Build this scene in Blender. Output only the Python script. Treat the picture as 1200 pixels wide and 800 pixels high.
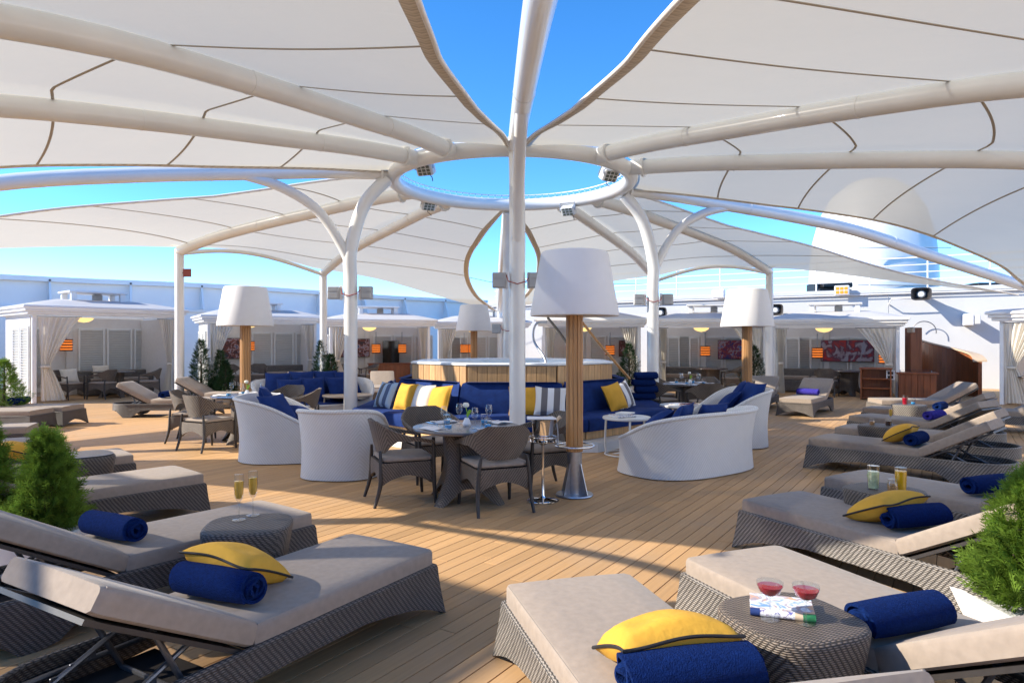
import bpy, math, random
from mathutils import Vector, Matrix
R = math.radians
PI = math.pi
S = bpy.context.scene
for o in list(bpy.data.objects): bpy.data.objects.remove(o)
COL = S.collection
rnd = random.Random(7)

# ------------------------------------------------------------------ camera, sky, sun, exposure
CAMZ = 1.6; FPX = 800.0
cam_d = bpy.data.cameras.new('camera'); cam = bpy.data.objects.new('camera', cam_d); COL.objects.link(cam)
cam.location = (0, 0, CAMZ); cam.rotation_euler = (R(90), 0, 0)
cam_d.sensor_width = 36; cam_d.lens = 24; cam_d.clip_start = .05; cam_d.clip_end = 20000
S.camera = cam
SUN_EL, SUN_PHI = 31.0, 5.0            # light travels towards +X, turned PHI degrees towards +Y
W = bpy.data.worlds.new('World'); S.world = W; W.use_nodes = True
nt = W.node_tree; bg = nt.nodes['Background']
sky = nt.nodes.new('ShaderNodeTexSky'); sky.sky_type = 'NISHITA'; sky.sun_disc = False
sky.sun_elevation = R(SUN_EL); sky.sun_rotation = R(270 - SUN_PHI)
sky.air_density = .5; sky.dust_density = 0.0; sky.ozone_density = 1.4; sky.altitude = 100
hsv = nt.nodes.new('ShaderNodeHueSaturation'); hsv.inputs['Saturation'].default_value = 1.3; hsv.inputs['Hue'].default_value = .5
nt.links.new(sky.outputs[0], hsv.inputs['Color']); nt.links.new(hsv.outputs[0], bg.inputs[0]); bg.inputs[1].default_value = 0.115
sl = bpy.data.lights.new('sun', 'SUN'); so = bpy.data.objects.new('sun', sl); COL.objects.link(so)
sl.energy = 2.25; sl.angle = R(.5); sl.color = (1, .91, .77)
ld = Vector((math.cos(R(SUN_PHI)) * math.cos(R(SUN_EL)), math.sin(R(SUN_PHI)) * math.cos(R(SUN_EL)), -math.sin(R(SUN_EL))))
so.rotation_euler = ld.to_track_quat('-Z', 'Y').to_euler(); so.location = (-20, 0, 30)
S.view_settings.view_transform = 'Standard'; S.view_settings.look = 'None'
S.view_settings.exposure = 2.0; S.view_settings.gamma = 1
S.cycles.max_bounces = 8; S.cycles.transparent_max_bounces = 12

# ------------------------------------------------------------------ materials
def mat(name, col, rough=.6, metal=0, var=0, vscale=8, bump=0, bscale=60, spec=.5, stretch=None, emit=None, estr=0, coord='Object', coat=0, sheen=0, objvar=0):
    m = bpy.data.materials.new(name); m.use_nodes = True; n = m.node_tree.nodes; l = m.node_tree.links
    b = n['Principled BSDF']; b.inputs['Base Color'].default_value = (*col, 1); b.inputs['Roughness'].default_value = rough
    b.inputs['Metallic'].default_value = metal; b.inputs['Specular IOR Level'].default_value = spec
    if coat: b.inputs['Coat Weight'].default_value = coat
    if sheen: b.inputs['Sheen Weight'].default_value = sheen
    if emit: b.inputs['Emission Color'].default_value = (*emit, 1); b.inputs['Emission Strength'].default_value = estr
    tc = n.new('ShaderNodeTexCoord'); src = tc.outputs[coord]
    if stretch:
        mp = n.new('ShaderNodeMapping'); mp.inputs['Scale'].default_value = stretch; l.new(src, mp.inputs[0]); src = mp.outputs[0]
    if var:
        t = n.new('ShaderNodeTexNoise'); t.inputs['Scale'].default_value = vscale; t.inputs['Detail'].default_value = 4; l.new(src, t.inputs[0])
        r = n.new('ShaderNodeMapRange'); r.inputs[3].default_value = 1 - var; r.inputs[4].default_value = 1 + var; r.inputs[1].default_value = .25; r.inputs[2].default_value = .75
        l.new(t.outputs[0], r.inputs[0])
        v = r.outputs[0]
        if objvar:
            oi = n.new('ShaderNodeObjectInfo'); r2 = n.new('ShaderNodeMapRange'); r2.inputs[3].default_value = 1 - objvar; r2.inputs[4].default_value = 1 + objvar
            l.new(oi.outputs['Random'], r2.inputs[0]); mm = n.new('ShaderNodeMath'); mm.operation = 'MULTIPLY'; l.new(v, mm.inputs[0]); l.new(r2.outputs[0], mm.inputs[1]); v = mm.outputs[0]
        x = n.new('ShaderNodeVectorMath'); x.operation = 'SCALE'; x.inputs[0].default_value = col; l.new(v, x.inputs['Scale'])
        l.new(x.outputs[0], b.inputs['Base Color'])
    if bump:
        t = n.new('ShaderNodeTexNoise'); t.inputs['Scale'].default_value = bscale; t.inputs['Detail'].default_value = 3; l.new(src, t.inputs[0])
        bp = n.new('ShaderNodeBump'); bp.inputs['Strength'].default_value = bump; bp.inputs['Distance'].default_value = .01
        l.new(t.outputs[0], bp.inputs['Height']); l.new(bp.outputs[0], b.inputs['Normal'])
    return m

def mth(n, l, op, a, b=None):
    x = n.new('ShaderNodeMath'); x.operation = op
    for i, v in enumerate((a, b)):
        if v is None: continue
        if isinstance(v, (int, float)): x.inputs[i].default_value = v
        else: l.new(v, x.inputs[i])
    return x.outputs[0]

def wicker(name, dark, light, p=.011, rough=.5, bstr=.9):
    """flat strands woven as a twill, in metres along the surface"""
    m = bpy.data.materials.new(name); m.use_nodes = True; n = m.node_tree.nodes; l = m.node_tree.links
    b = n['Principled BSDF']; uv = n.new('ShaderNodeUVMap'); sp = n.new('ShaderNodeSeparateXYZ'); l.new(uv.outputs[0], sp.inputs[0])
    tcw = n.new('ShaderNodeTexCoord'); nw = n.new('ShaderNodeTexNoise'); nw.inputs['Scale'].default_value = 22; l.new(tcw.outputs['Object'], nw.inputs[0])
    u = mth(n, l, 'ADD', sp.outputs[0], mth(n, l, 'MULTIPLY', nw.outputs[0], p * .9)); v = mth(n, l, 'ADD', sp.outputs[1], mth(n, l, 'MULTIPLY', nw.outputs[0], p * .5))
    vi = mth(n, l, 'DIVIDE', v, p); row = mth(n, l, 'FLOOR', vi)
    a = mth(n, l, 'ADD', mth(n, l, 'DIVIDE', u, p * 3.0), mth(n, l, 'MULTIPLY', row, .25))
    h1 = mth(n, l, 'ABSOLUTE', mth(n, l, 'SINE', mth(n, l, 'MULTIPLY', a, PI)))
    h2 = mth(n, l, 'ABSOLUTE', mth(n, l, 'SINE', mth(n, l, 'MULTIPLY', vi, PI)))
    h = mth(n, l, 'MULTIPLY', mth(n, l, 'POWER', h1, .8), mth(n, l, 'POWER', h2, .9))
    tc = n.new('ShaderNodeTexCoord'); ns = n.new('ShaderNodeTexNoise'); ns.inputs['Scale'].default_value = 9; l.new(tc.outputs['Object'], ns.inputs[0])
    f = mth(n, l, 'MULTIPLY', mth(n, l, 'POWER', h, 1.6), mth(n, l, 'ADD', mth(n, l, 'MULTIPLY', ns.outputs[0], .8), .55))
    mx = n.new('ShaderNodeMix'); mx.data_type = 'RGBA'; mx.clamp_factor = True; l.new(f, mx.inputs[0]); mx.inputs[6].default_value = (*dark, 1); mx.inputs[7].default_value = (*light, 1)
    l.new(mx.outputs[2], b.inputs['Base Color']); b.inputs['Roughness'].default_value = rough
    bp = n.new('ShaderNodeBump'); bp.inputs['Strength'].default_value = bstr; bp.inputs['Distance'].default_value = .004
    l.new(h, bp.inputs['Height']); l.new(bp.outputs[0], b.inputs['Normal'])
    return m

def stripes(name, cols, period, axis=0, rough=.85):
    m = bpy.data.materials.new(name); m.use_nodes = True; n = m.node_tree.nodes; l = m.node_tree.links
    b = n['Principled BSDF']; tc = n.new('ShaderNodeTexCoord'); sp = n.new('ShaderNodeSeparateXYZ'); l.new(tc.outputs['Object'], sp.inputs[0])
    f = mth(n, l, 'FRACT', mth(n, l, 'ADD', mth(n, l, 'DIVIDE', sp.outputs[axis], period), .5))
    r = n.new('ShaderNodeValToRGB'); r.color_ramp.interpolation = 'CONSTANT'
    for i, c in enumerate(cols):
        e = r.color_ramp.elements[i] if i < 2 else r.color_ramp.elements.new(i / len(cols))
        e.position = i / len(cols); e.color = (*c, 1)
    l.new(f, r.inputs[0]); l.new(r.outputs[0], b.inputs['Base Color']); b.inputs['Roughness'].default_value = rough
    return m

def glass(name, tint=(1, 1, 1), gloss=.16):
    m = bpy.data.materials.new(name); m.use_nodes = True; n = m.node_tree.nodes; l = m.node_tree.links
    n.remove(n['Principled BSDF']); t = n.new('ShaderNodeBsdfTransparent'); t.inputs[0].default_value = (*tint, 1)
    g = n.new('ShaderNodeBsdfGlossy'); g.inputs['Roughness'].default_value = .03
    lw = n.new('ShaderNodeLayerWeight'); lw.inputs[0].default_value = .35
    mx = n.new('ShaderNodeMixShader'); l.new(mth(n, l, 'ADD', mth(n, l, 'MULTIPLY', lw.outputs['Facing'], .45), gloss * .35), mx.inputs[0])
    l.new(t.outputs[0], mx.inputs[1]); l.new(g.outputs[0], mx.inputs[2]); l.new(mx.outputs[0], n['Material Output'].inputs[0])
    return m

def fabric_membrane():
    m = bpy.data.materials.new('membrane_fabric'); m.use_nodes = True; n = m.node_tree.nodes; l = m.node_tree.links
    n.remove(n['Principled BSDF'])
    d = n.new('ShaderNodeBsdfDiffuse'); t = n.new('ShaderNodeBsdfTranslucent')
    tc = n.new('ShaderNodeTexCoord'); ns = n.new('ShaderNodeTexNoise'); ns.inputs['Scale'].default_value = 1.3; ns.inputs['Detail'].default_value = 6; l.new(tc.outputs['Object'], ns.inputs[0])
    r = n.new('ShaderNodeMapRange'); r.inputs[3].default_value = .9; r.inputs[4].default_value = 1.06; l.new(ns.outputs[0], r.inputs[0])
    x = n.new('ShaderNodeVectorMath'); x.operation = 'SCALE'; x.inputs[0].default_value = (.58, .535, .45); l.new(r.outputs[0], x.inputs['Scale'])
    l.new(x.outputs[0], d.inputs[0]); t.inputs[0].default_value = (.78, .70, .53, 1)
    w0 = n.new('ShaderNodeTexNoise'); w0.inputs['Scale'].default_value = 70; l.new(tc.outputs['Object'], w0.inputs[0])
    w2 = n.new('ShaderNodeTexNoise'); w2.inputs['Scale'].default_value = 2.2; w2.inputs['Detail'].default_value = 3; w2.inputs['Distortion'].default_value = .8; l.new(tc.outputs['Object'], w2.inputs[0])
    class w: outputs = [mth(n, l, 'ADD', mth(n, l, 'MULTIPLY', w0.outputs[0], .5), mth(n, l, 'MULTIPLY', w2.outputs[0], 7.0))]
    bp = n.new('ShaderNodeBump'); bp.inputs['Strength'].default_value = .3; bp.inputs['Distance'].default_value = .012; l.new(w.outputs[0], bp.inputs['Height']); l.new(bp.outputs[0], d.inputs['Normal'])
    mx = n.new('ShaderNodeMixShader'); mx.inputs[0].default_value = .42
    l.new(d.outputs[0], mx.inputs[1]); l.new(t.outputs[0], mx.inputs[2])
    # open weave: part of the light goes straight through the mesh
    tr = n.new('ShaderNodeBsdfTransparent'); m2 = n.new('ShaderNodeMixShader'); m2.inputs[0].default_value = .07; l.new(mx.outputs[0], m2.inputs[1]); l.new(tr.outputs[0], m2.inputs[2]); l.new(m2.outputs[0], n['Material Output'].inputs[0])
    return m

PDIR = R(57); PU = Vector((math.cos(PDIR), math.sin(PDIR), 0)); PN = Vector((math.sin(PDIR), -math.cos(PDIR), 0)); PW = .115
def plank_mat():
    m = bpy.data.materials.new('teak_deck'); m.use_nodes = True; n = m.node_tree.nodes; l = m.node_tree.links
    b = n['Principled BSDF']; g = n.new('ShaderNodeNewGeometry')
    d1 = n.new('ShaderNodeVectorMath'); d1.operation = 'DOT_PRODUCT'; d1.inputs[1].default_value = PN; l.new(g.outputs['Position'], d1.inputs[0])
    d2 = n.new('ShaderNodeVectorMath'); d2.operation = 'DOT_PRODUCT'; d2.inputs[1].default_value = PU; l.new(g.outputs['Position'], d2.inputs[0])
    row = mth(n, l, 'FLOOR', mth(n, l, 'DIVIDE', d1.outputs['Value'], PW))
    wn = n.new('ShaderNodeTexWhiteNoise'); wn.noise_dimensions = '1D'; l.new(row, wn.inputs['W'])
    c = n.new('ShaderNodeCombineXYZ'); l.new(mth(n, l, 'MULTIPLY', d2.outputs['Value'], 1.6), c.inputs[0]); l.new(mth(n, l, 'MULTIPLY', d1.outputs['Value'], 55), c.inputs[1]); l.new(row, c.inputs[2])
    ns = n.new('ShaderNodeTexNoise'); ns.inputs['Scale'].default_value = 1; ns.inputs['Detail'].default_value = 5; l.new(c.outputs[0], ns.inputs[0])
    big = n.new('ShaderNodeTexNoise'); big.inputs['Scale'].default_value = .8; big.inputs['Detail'].default_value = 3; l.new(g.outputs['Position'], big.inputs[0])
    oi = n.new('ShaderNodeObjectInfo')
    s = mth(n, l, 'ADD', mth(n, l, 'MULTIPLY', ns.outputs[0], .5), mth(n, l, 'MULTIPLY', wn.outputs['Value'], .22))
    s = mth(n, l, 'ADD', s, mth(n, l, 'MULTIPLY', big.outputs[0], .28)); s = mth(n, l, 'ADD', s, mth(n, l, 'MULTIPLY', oi.outputs['Random'], .15))
    r = n.new('ShaderNodeMapRange'); r.inputs[1].default_value = .2; r.inputs[2].default_value = 1.0; r.inputs[3].default_value = .66; r.inputs[4].default_value = 1.34; l.new(s, r.inputs[0])
    x = n.new('ShaderNodeVectorMath'); x.operation = 'SCALE'; x.inputs[0].default_value = (.50, .300, .140); l.new(r.outputs[0], x.inputs['Scale'])
    wg = n.new('ShaderNodeTexNoise'); wg.inputs['Scale'].default_value = .55; wg.inputs['Detail'].default_value = 6; wg.inputs['Roughness'].default_value = .65; l.new(g.outputs['Position'], wg.inputs[0])
    wr = n.new('ShaderNodeMapRange'); wr.inputs[1].default_value = .48; wr.inputs[2].default_value = .72; wr.inputs[3].default_value = 0; wr.inputs[4].default_value = .45; l.new(wg.outputs[0], wr.inputs[0])
    mxw = n.new('ShaderNodeMix'); mxw.data_type = 'RGBA'; l.new(wr.outputs[0], mxw.inputs[0]); l.new(x.outputs[0], mxw.inputs[6]); mxw.inputs[7].default_value = (.40, .31, .225, 1)
    l.new(mxw.outputs[2], b.inputs['Base Color']); b.inputs['Roughness'].default_value = .62; b.inputs['Specular IOR Level'].default_value = .3
    bp = n.new('ShaderNodeBump'); bp.inputs['Strength'].default_value = .15; bp.inputs['Distance'].default_value = .004; l.new(ns.outputs[0], bp.inputs['Height']); l.new(bp.outputs[0], b.inputs['Normal'])
    return m

def art_mat(name, a, b_, c, sc):
    m = bpy.data.materials.new(name); m.use_nodes = True; n = m.node_tree.nodes; l = m.node_tree.links
    b = n['Principled BSDF']; tc = n.new('ShaderNodeTexCoord'); ns = n.new('ShaderNodeTexNoise'); ns.inputs['Scale'].default_value = sc; ns.inputs['Detail'].default_value = 5; ns.inputs['Distortion'].default_value = 1.2
    l.new(tc.outputs['Object'], ns.inputs[0]); r = n.new('ShaderNodeValToRGB'); e = r.color_ramp.elements
    e[0].position = .36; e[0].color = (*a, 1); e[1].position = .66; e[1].color = (*c, 1); k = e.new(.5); k.color = (*b_, 1); k = e.new(.58); k.color = (.35, .3, .36, 1)
    l.new(ns.outputs[0], r.inputs[0]); l.new(r.outputs[0], b.inputs['Base Color']); b.inputs['Roughness'].default_value = .5
    return m

M = {}
M['white'] = mat('white_paint', (.8, .8, .79), .35, var=.03, vscale=3, bump=.02, bscale=8)
M['tube'] = mat('white_coated_steel', (.76, .76, .74), .28, var=.05, vscale=2, coat=.3)
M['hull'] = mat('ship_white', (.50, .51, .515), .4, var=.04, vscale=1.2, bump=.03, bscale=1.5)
M['hullw'] = mat('bulwark_white', (.80, .83, .84), .4, var=.04, vscale=1.2, bump=.03, bscale=1.5)
M['wall'] = mat('cabana_wall', (.72, .70, .67), .6, var=.03)
M['shutter'] = mat('shutter_paint', (.76, .78, .77), .45, var=.03)
M['roof'] = mat('cabana_roof_canvas', (.76, .77, .79), .7, var=.04, vscale=2, bump=.1, bscale=4)
M['taupe'] = mat('taupe_canvas', (.295, .238, .190), .9, var=.10, vscale=26, bump=.55, bscale=9, sheen=.1)
M['taupe2'] = mat('taupe_piping', (.30, .25, .205), .9)
M['navy'] = mat('navy_towel', (.004, .018, .095), 1, var=.3, vscale=70, bump=.9, bscale=200, spec=.1)
M['navyc'] = mat('navy_canvas', (.008, .030, .145), .85, var=.25, vscale=9, bump=.25, bscale=30, spec=.2)
M['navyp'] = mat('navy_piping', (.01, .035, .16), .7)
M['violet'] = mat('bright_blue_towel', (.05, .04, .30), 1, var=.3, vscale=45, bump=.8, bscale=240, spec=.1)
M['yellow'] = mat('yellow_linen', (.62, .33, .03), .85, var=.12, vscale=6, bump=.9, bscale=9)
M['black'] = mat('black_piping', (.015, .013, .013), .7)
M['cream'] = mat('cream_linen', (.62, .57, .48), .9, var=.08, vscale=14, bump=.2, bscale=30)
M['curtain'] = mat('curtain_cloth', (.72, .66, .56), .9, var=.05, vscale=6)
M['wick'] = wicker('brown_wicker', (.024, .020, .018), (.21, .175, .15), .010)
M['wickg'] = wicker('grey_wicker', (.030, .027, .024), (.40, .355, .31), .0105)
M['wickt'] = wicker('chair_wicker', (.028, .022, .018), (.33, .26, .20), .009)
M['wickw'] = wicker('white_wicker', (.62, .61, .59), (.84, .83, .81), .011, .55, .5)
M['dark'] = mat('dark_frame', (.035, .030, .028), .45, var=.15, vscale=20)
M['darkin'] = mat('dark_slats', (.03, .025, .024), .7, var=.2)
M['alu'] = mat('grey_tube', (.16, .16, .17), .35, .7)
M['chrome'] = mat('chrome', (.75, .75, .76), .08, 1)
M['steel'] = mat('brushed_steel', (.42, .44, .48), .32, .9, var=.1, vscale=30)
M['teak'] = mat('teak_slat', (.40, .205, .075), .5, var=.3, vscale=3, stretch=(14, 14, .9), bump=.1, bscale=10, objvar=.18)
M['oak'] = mat('tub_cladding', (.56, .335, .15), .5, var=.28, vscale=3, stretch=(12, 12, .8), bump=.08, bscale=10, objvar=.16)
M['mahog'] = mat('red_wood', (.25, .072, .022), .38, var=.3, vscale=2.5, stretch=(9, 9, .7), coat=.2, objvar=.12)
M['trim'] = mat('pale_wood_cap', (.55, .42, .29), .5, var=.15, stretch=(2, 12, 12))
M['shade'] = mat('lamp_shade', (.74, .74, .75), .6, var=.02, bump=.05, bscale=200)
M['tubw'] = mat('tub_acrylic', (.74, .78, .80), .2, var=.03)
M['water'] = mat('tub_water', (.25, .48, .55), .05, bump=.4, bscale=5)
M['mem'] = fabric_membrane()
def translucent_canvas(name, col, k):
    m = bpy.data.materials.new(name); m.use_nodes = True; n = m.node_tree.nodes; l = m.node_tree.links; n.remove(n['Principled BSDF'])
    d = n.new('ShaderNodeBsdfDiffuse'); t = n.new('ShaderNodeBsdfTranslucent'); d.inputs[0].default_value = (*col, 1); t.inputs[0].default_value = (*col, 1)
    mx = n.new('ShaderNodeMixShader'); mx.inputs[0].default_value = k; l.new(d.outputs[0], mx.inputs[1]); l.new(t.outputs[0], mx.inputs[2]); l.new(mx.outputs[0], n['Material Output'].inputs[0]); return m
M['roof'] = translucent_canvas('cabana_roof_canvas', (.80, .80, .80), .42)
M['curtain'] = translucent_canvas('curtain_cloth', (.78, .73, .64), .15)
def shade_cloth(name, col, k):
    m = translucent_canvas(name, col, .4); n = m.node_tree.nodes; l = m.node_tree.links; src = n['Material Output'].inputs[0].links[0].from_socket
    tr = n.new('ShaderNodeBsdfTransparent'); m2 = n.new('ShaderNodeMixShader'); m2.inputs[0].default_value = k; l.new(src, m2.inputs[1]); l.new(tr.outputs[0], m2.inputs[2]); l.new(m2.outputs[0], n['Material Output'].inputs[0]); return m
M['mesh'] = shade_cloth('added_awning_cloth', (.7, .68, .64), .38)  # part open weave of the added cloth roof, lightens its shade
M['seam'] = mat('membrane_seam', (.42, .385, .33), .9)
M['hem'] = stripes('membrane_hem', [(.58, .53, .45), (.48, .44, .37), (.64, .59, .51)], .07, 1)
M['rope'] = mat('edge_rope', (.74, .72, .68), .6)
M['plank'] = plank_mat()
M['caulk'] = mat('black_caulk', (.02, .018, .016), .8)
M['leaf'] = mat('conifer_leaf', (.10, .175, .022), .6, var=.7, vscale=14, spec=.25)
def leaf_mat(name, col, k=.4):
    m = mat(name, col, .6, var=.65, vscale=14, spec=.2); n = m.node_tree.nodes; l = m.node_tree.links; pb = n['Principled BSDF']; src = pb.inputs['Base Color'].links[0].from_socket
    t = n.new('ShaderNodeBsdfTranslucent'); l.new(src, t.inputs[0]); mx = n.new('ShaderNodeMixShader'); mx.inputs[0].default_value = k
    l.new(pb.outputs[0], mx.inputs[1]); l.new(t.outputs[0], mx.inputs[2]); l.new(mx.outputs[0], n['Material Output'].inputs[0]); return m
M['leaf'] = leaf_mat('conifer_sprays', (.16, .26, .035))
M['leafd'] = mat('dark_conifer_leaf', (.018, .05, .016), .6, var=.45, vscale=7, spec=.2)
M['stem'] = mat('bark', (.07, .045, .03), .9)
M['soil'] = mat('pale_gravel', (.5, .5, .48), .9, var=.5, vscale=70, bump=1, bscale=90)
M['glass'] = glass('clear_glass', (.96, .97, .97))
M['glassb'] = glass('blue_glass', (.25, .62, .9))
M['blueglow'] = mat('blue_glass_base', (.04, .30, .62), .08)
M['amber'] = mat('champagne', (.62, .36, .05), .1)
M['red'] = mat('red_cocktail', (.36, .006, .022), .08)
M['juice'] = mat('orange_juice', (.85, .45, .01), .2)
M['lemon'] = mat('lemon_water', (.62, .66, .36), .1, var=.4, vscale=30)
M['nuts'] = mat('mixed_nuts', (.36, .19, .07), .8, var=.6, vscale=90)
M['cola'] = mat('dark_drink', (.05, .02, .012), .1)
M['napkin'] = mat('white_napkin', (.78, .78, .8), .9, bump=.2, bscale=20)
M['paper'] = mat('book_pages', (.78, .77, .74), .9)
M['cover'] = art_mat('book_cover', (.16, .32, .6), (.8, .8, .78), (.75, .42, .22), 14)
M['spine'] = art_mat('book_spine', (.8, .79, .76), (.75, .76, .8), (.1, .12, .4), 60)
M['green'] = mat('green_band', (.02, .16, .06), .5)
M['ttop'] = mat('table_top', (.12, .105, .10), .22, var=.15, vscale=3)
M['tglass'] = mat('glossy_table_top', (.05, .055, .06), .04)
M['ctop'] = mat('cream_table_top', (.68, .66, .62), .35, var=.03)
M['blinds'] = mat('grey_box', (.40, .41, .42), .45)
M['floodw'] = mat('floodlight_white', (.62, .63, .62), .4)
M['lens'] = mat('floodlight_lens', (.12, .14, .12), .15)
M['amberl'] = mat('amber_lens', (.8, .33, .02), .3)
M['cable'] = mat('red_cable', (.35, .03, .02), .5)
M['wire'] = mat('dark_wire', (.10, .09, .09), .5)
M['dome'] = mat('warm_dome_lamp', (.9, .6, .2), .4, emit=(1, .66, .25), estr=.35)
M['lant'] = mat('orange_lantern_lit', (.5, .14, .02), .5, emit=(1, .24, .03), estr=.24)
M['lantd'] = mat('lantern_frame', (.12, .03, .015), .5)
M['screen'] = mat('television_glass', (.01, .012, .014), .05)
M['grille'] = mat('black_grille', (.012, .012, .014), .5)
M['art1'] = art_mat('painting_dark', (.01, .012, .03), (.16, .03, .015), (.04, .07, .16), 7)
M['art2'] = art_mat('painting_blue', (.02, .03, .16), (.28, .03, .03), (.06, .1, .35), 6)
M['art3'] = art_mat('painting_red', (.45, .035, .03), (.08, .03, .07), (.30, .32, .42), 3.2)
M['art4'] = art_mat('painting_brown', (.05, .02, .015), (.14, .03, .02), (.05, .04, .09), 6)
M['stripeg'] = stripes('striped_grey_white', [(.72, .72, .72), (.15, .14, .15), (.72, .73, .76), (.15, .14, .15), (.72, .72, .72)], .48)
M['stripeb'] = stripes('striped_blue_grey', [(.35, .5, .66), (.11, .12, .14), (.40, .52, .66), (.08, .12, .22), (.36, .5, .66)], .48)
M['stripec'] = stripes('striped_cream', [(.66, .6, .5), (.78, .77, .74), (.6, .52, .42), (.78, .77, .74), (.66, .6, .5)], .48)
M['stripen'] = stripes('striped_navy', [(.02, .05, .2), (.5, .56, .62), (.02, .05, .2)], .4)
M['flower'] = mat('white_petals', (.8, .78, .68), .7)
M['stalk'] = mat('green_stalk', (.22, .4, .03), .6)
M['sea'] = mat('sea_water', (.02, .07, .12), .12, bump=.5, bscale=.05)
M['sign'] = mat('red_brown_sign', (.28, .06, .03), .5)

# ------------------------------------------------------------------ mesh builder
class MB:
    def __init__(s): s.v = []; s.f = []; s.T = Matrix()
    def add(s, vs, fs):
        k = len(s.v); s.v += [tuple(s.T @ Vector(p)) for p in vs]; s.f += [tuple(i + k for i in f) for f in fs]; return s
    def box(s, c, d, b=.006, rz=0, M4=None):
        hx, hy, hz = d[0] / 2, d[1] / 2, d[2] / 2; b = min(b, hx * .49, hy * .49, hz * .49)
        rot = M4 or Matrix.Rotation(rz, 4, 'Z'); vs = []; idx = {}
        for sx in (-1, 1):
            for sy in (-1, 1):
                for sz in (-1, 1):
                    for a in range(3):
                        p = [sx * hx, sy * hy, sz * hz]
                        for q in range(3):
                            if q != a: p[q] -= (sx, sy, sz)[q] * b
                        idx[(sx, sy, sz, a)] = len(vs); vs.append(Vector(c) + rot @ Vector(p))
        fs = []
        def quad(keys, nrm):
            i = [idx[k] for k in keys]; p = [rot.inverted() @ (vs[j] - Vector(c)) for j in i]
            nn = (p[1] - p[0]).cross(p[2] - p[0])
            fs.append(tuple(i) if nn.dot(Vector(nrm)) > 0 else tuple(reversed(i)))
        for a in range(3):
            o1, o2 = (a + 1) % 3, (a + 2) % 3
            for sg in (-1, 1):
                ks = []
                for (u, w) in ((-1, -1), (1, -1), (1, 1), (-1, 1)):
                    t = [0, 0, 0]; t[a] = sg; t[o1] = u; t[o2] = w; ks.append((*t, a))
                n = [0, 0, 0]; n[a] = sg; quad(ks, n)
            for u in (-1, 1):
                for w in (-1, 1):
                    t0 = [0, 0, 0]; t0[o1] = u; t0[o2] = w; t1 = list(t0); t0[a] = -1; t1[a] = 1
                    n = [0, 0, 0]; n[o1] = u; n[o2] = w
                    quad([(*t0, o1), (*t1, o1), (*t1, o2), (*t0, o2)], n)
        for sx in (-1, 1):
            for sy in (-1, 1):
                for sz in (-1, 1):
                    quad([(sx, sy, sz, 0), (sx, sy, sz, 1), (sx, sy, sz, 2)], (sx, sy, sz))
        return s.add(vs, fs)
    def tube(s, pts, r, n=10, caps=True, closed=False):
        pts = [Vector(p) for p in pts]; m = len(pts); rs = r if isinstance(r, (list, tuple)) else [r] * m
        vs = []; prev = None
        for i, p in enumerate(pts):
            if closed: t = pts[(i + 1) % m] - pts[i - 1]
            else: t = pts[min(i + 1, m - 1)] - pts[max(i - 1, 0)]
            t.normalize()
            if prev is None:
                a = Vector((0, 0, 1)) if abs(t.z) < .9 else Vector((1, 0, 0)); x = t.cross(a).normalized()
            else:
                x = prev - t * prev.dot(t); x.normalize()
            prev = x; y = t.cross(x)
            for k in range(n): vs.append(p + (x * math.cos(2 * PI * k / n) + y * math.sin(2 * PI * k / n)) * rs[i])
        fs = []
        for i in range(m if closed else m - 1):
            j = (i + 1) % m
            for k in range(n): fs.append((i * n + k, i * n + (k + 1) % n, j * n + (k + 1) % n, j * n + k))
        if caps and not closed: fs.append(tuple(range(n - 1, -1, -1))); fs.append(tuple((m - 1) * n + k for k in range(n)))
        return s.add(vs, fs)
    def lathe(s, prof, n=24, c=(0, 0, 0), sx=1, sy=1):
        vs = []; fs = []; m = len(prof)
        for (r, z) in prof:
            for k in range(n): vs.append((c[0] + sx * r * math.cos(2 * PI * k / n), c[1] + sy * r * math.sin(2 * PI * k / n), c[2] + z))
        for i in range(m - 1):
            for k in range(n): fs.append((i * n + k, i * n + (k + 1) % n, (i + 1) * n + (k + 1) % n, (i + 1) * n + k))
        if prof[0][0] > 1e-4: fs.append(tuple(range(n - 1, -1, -1)))
        if prof[-1][0] > 1e-4: fs.append(tuple((m - 1) * n + k for k in range(n)))
        return s.add(vs, fs)
    def loft(s, rings, closed=True, cap0=True, cap1=True):
        n = len(rings[0]); m = len(rings); vs = [p for r in rings for p in r]; fs = []
        for i in range(m - 1):
            for k in range(n if closed else n - 1): fs.append((i * n + k, i * n + (k + 1) % n, (i + 1) * n + (k + 1) % n, (i + 1) * n + k))
        if closed and cap0: fs.append(tuple(range(n - 1, -1, -1)))
        if closed and cap1: fs.append(tuple((m - 1) * n + k for k in range(n)))
        return s.add(vs, fs)
    def wallstrip(s, top, bot, th_top, th_bot):
        """a thick strip: outer rows then inner rows offset along given inward vectors; lists of points bottom->top given per station"""
        pass
    def build(s, name, m, parent=None, smooth=35, loc=None, rz=None):
        me = bpy.data.meshes.new(name); me.from_pydata(s.v, [], s.f); me.validate(); me.update()
        if m is not None: me.materials.append(M[m] if isinstance(m, str) else m)
        uvl = me.uv_layers.new(name='UVMap'); d = uvl.data
        for p in me.polygons:
            n = p.normal; ax, ay, az = abs(n.x), abs(n.y), abs(n.z)
            for li in p.loop_indices:
                c = me.vertices[me.loops[li].vertex_index].co
                if az >= ax and az >= ay: d[li].uv = (c.x, c.y)
                elif ax >= ay: d[li].uv = (c.y, c.z)
                else: d[li].uv = (c.x, c.z)
        if smooth:
            me.shade_smooth()
            try: me.set_sharp_from_angle(angle=R(smooth))
            except Exception: pass
        o = bpy.data.objects.new(name, me); COL.objects.link(o)
        if parent is not None: o.parent = parent
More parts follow.
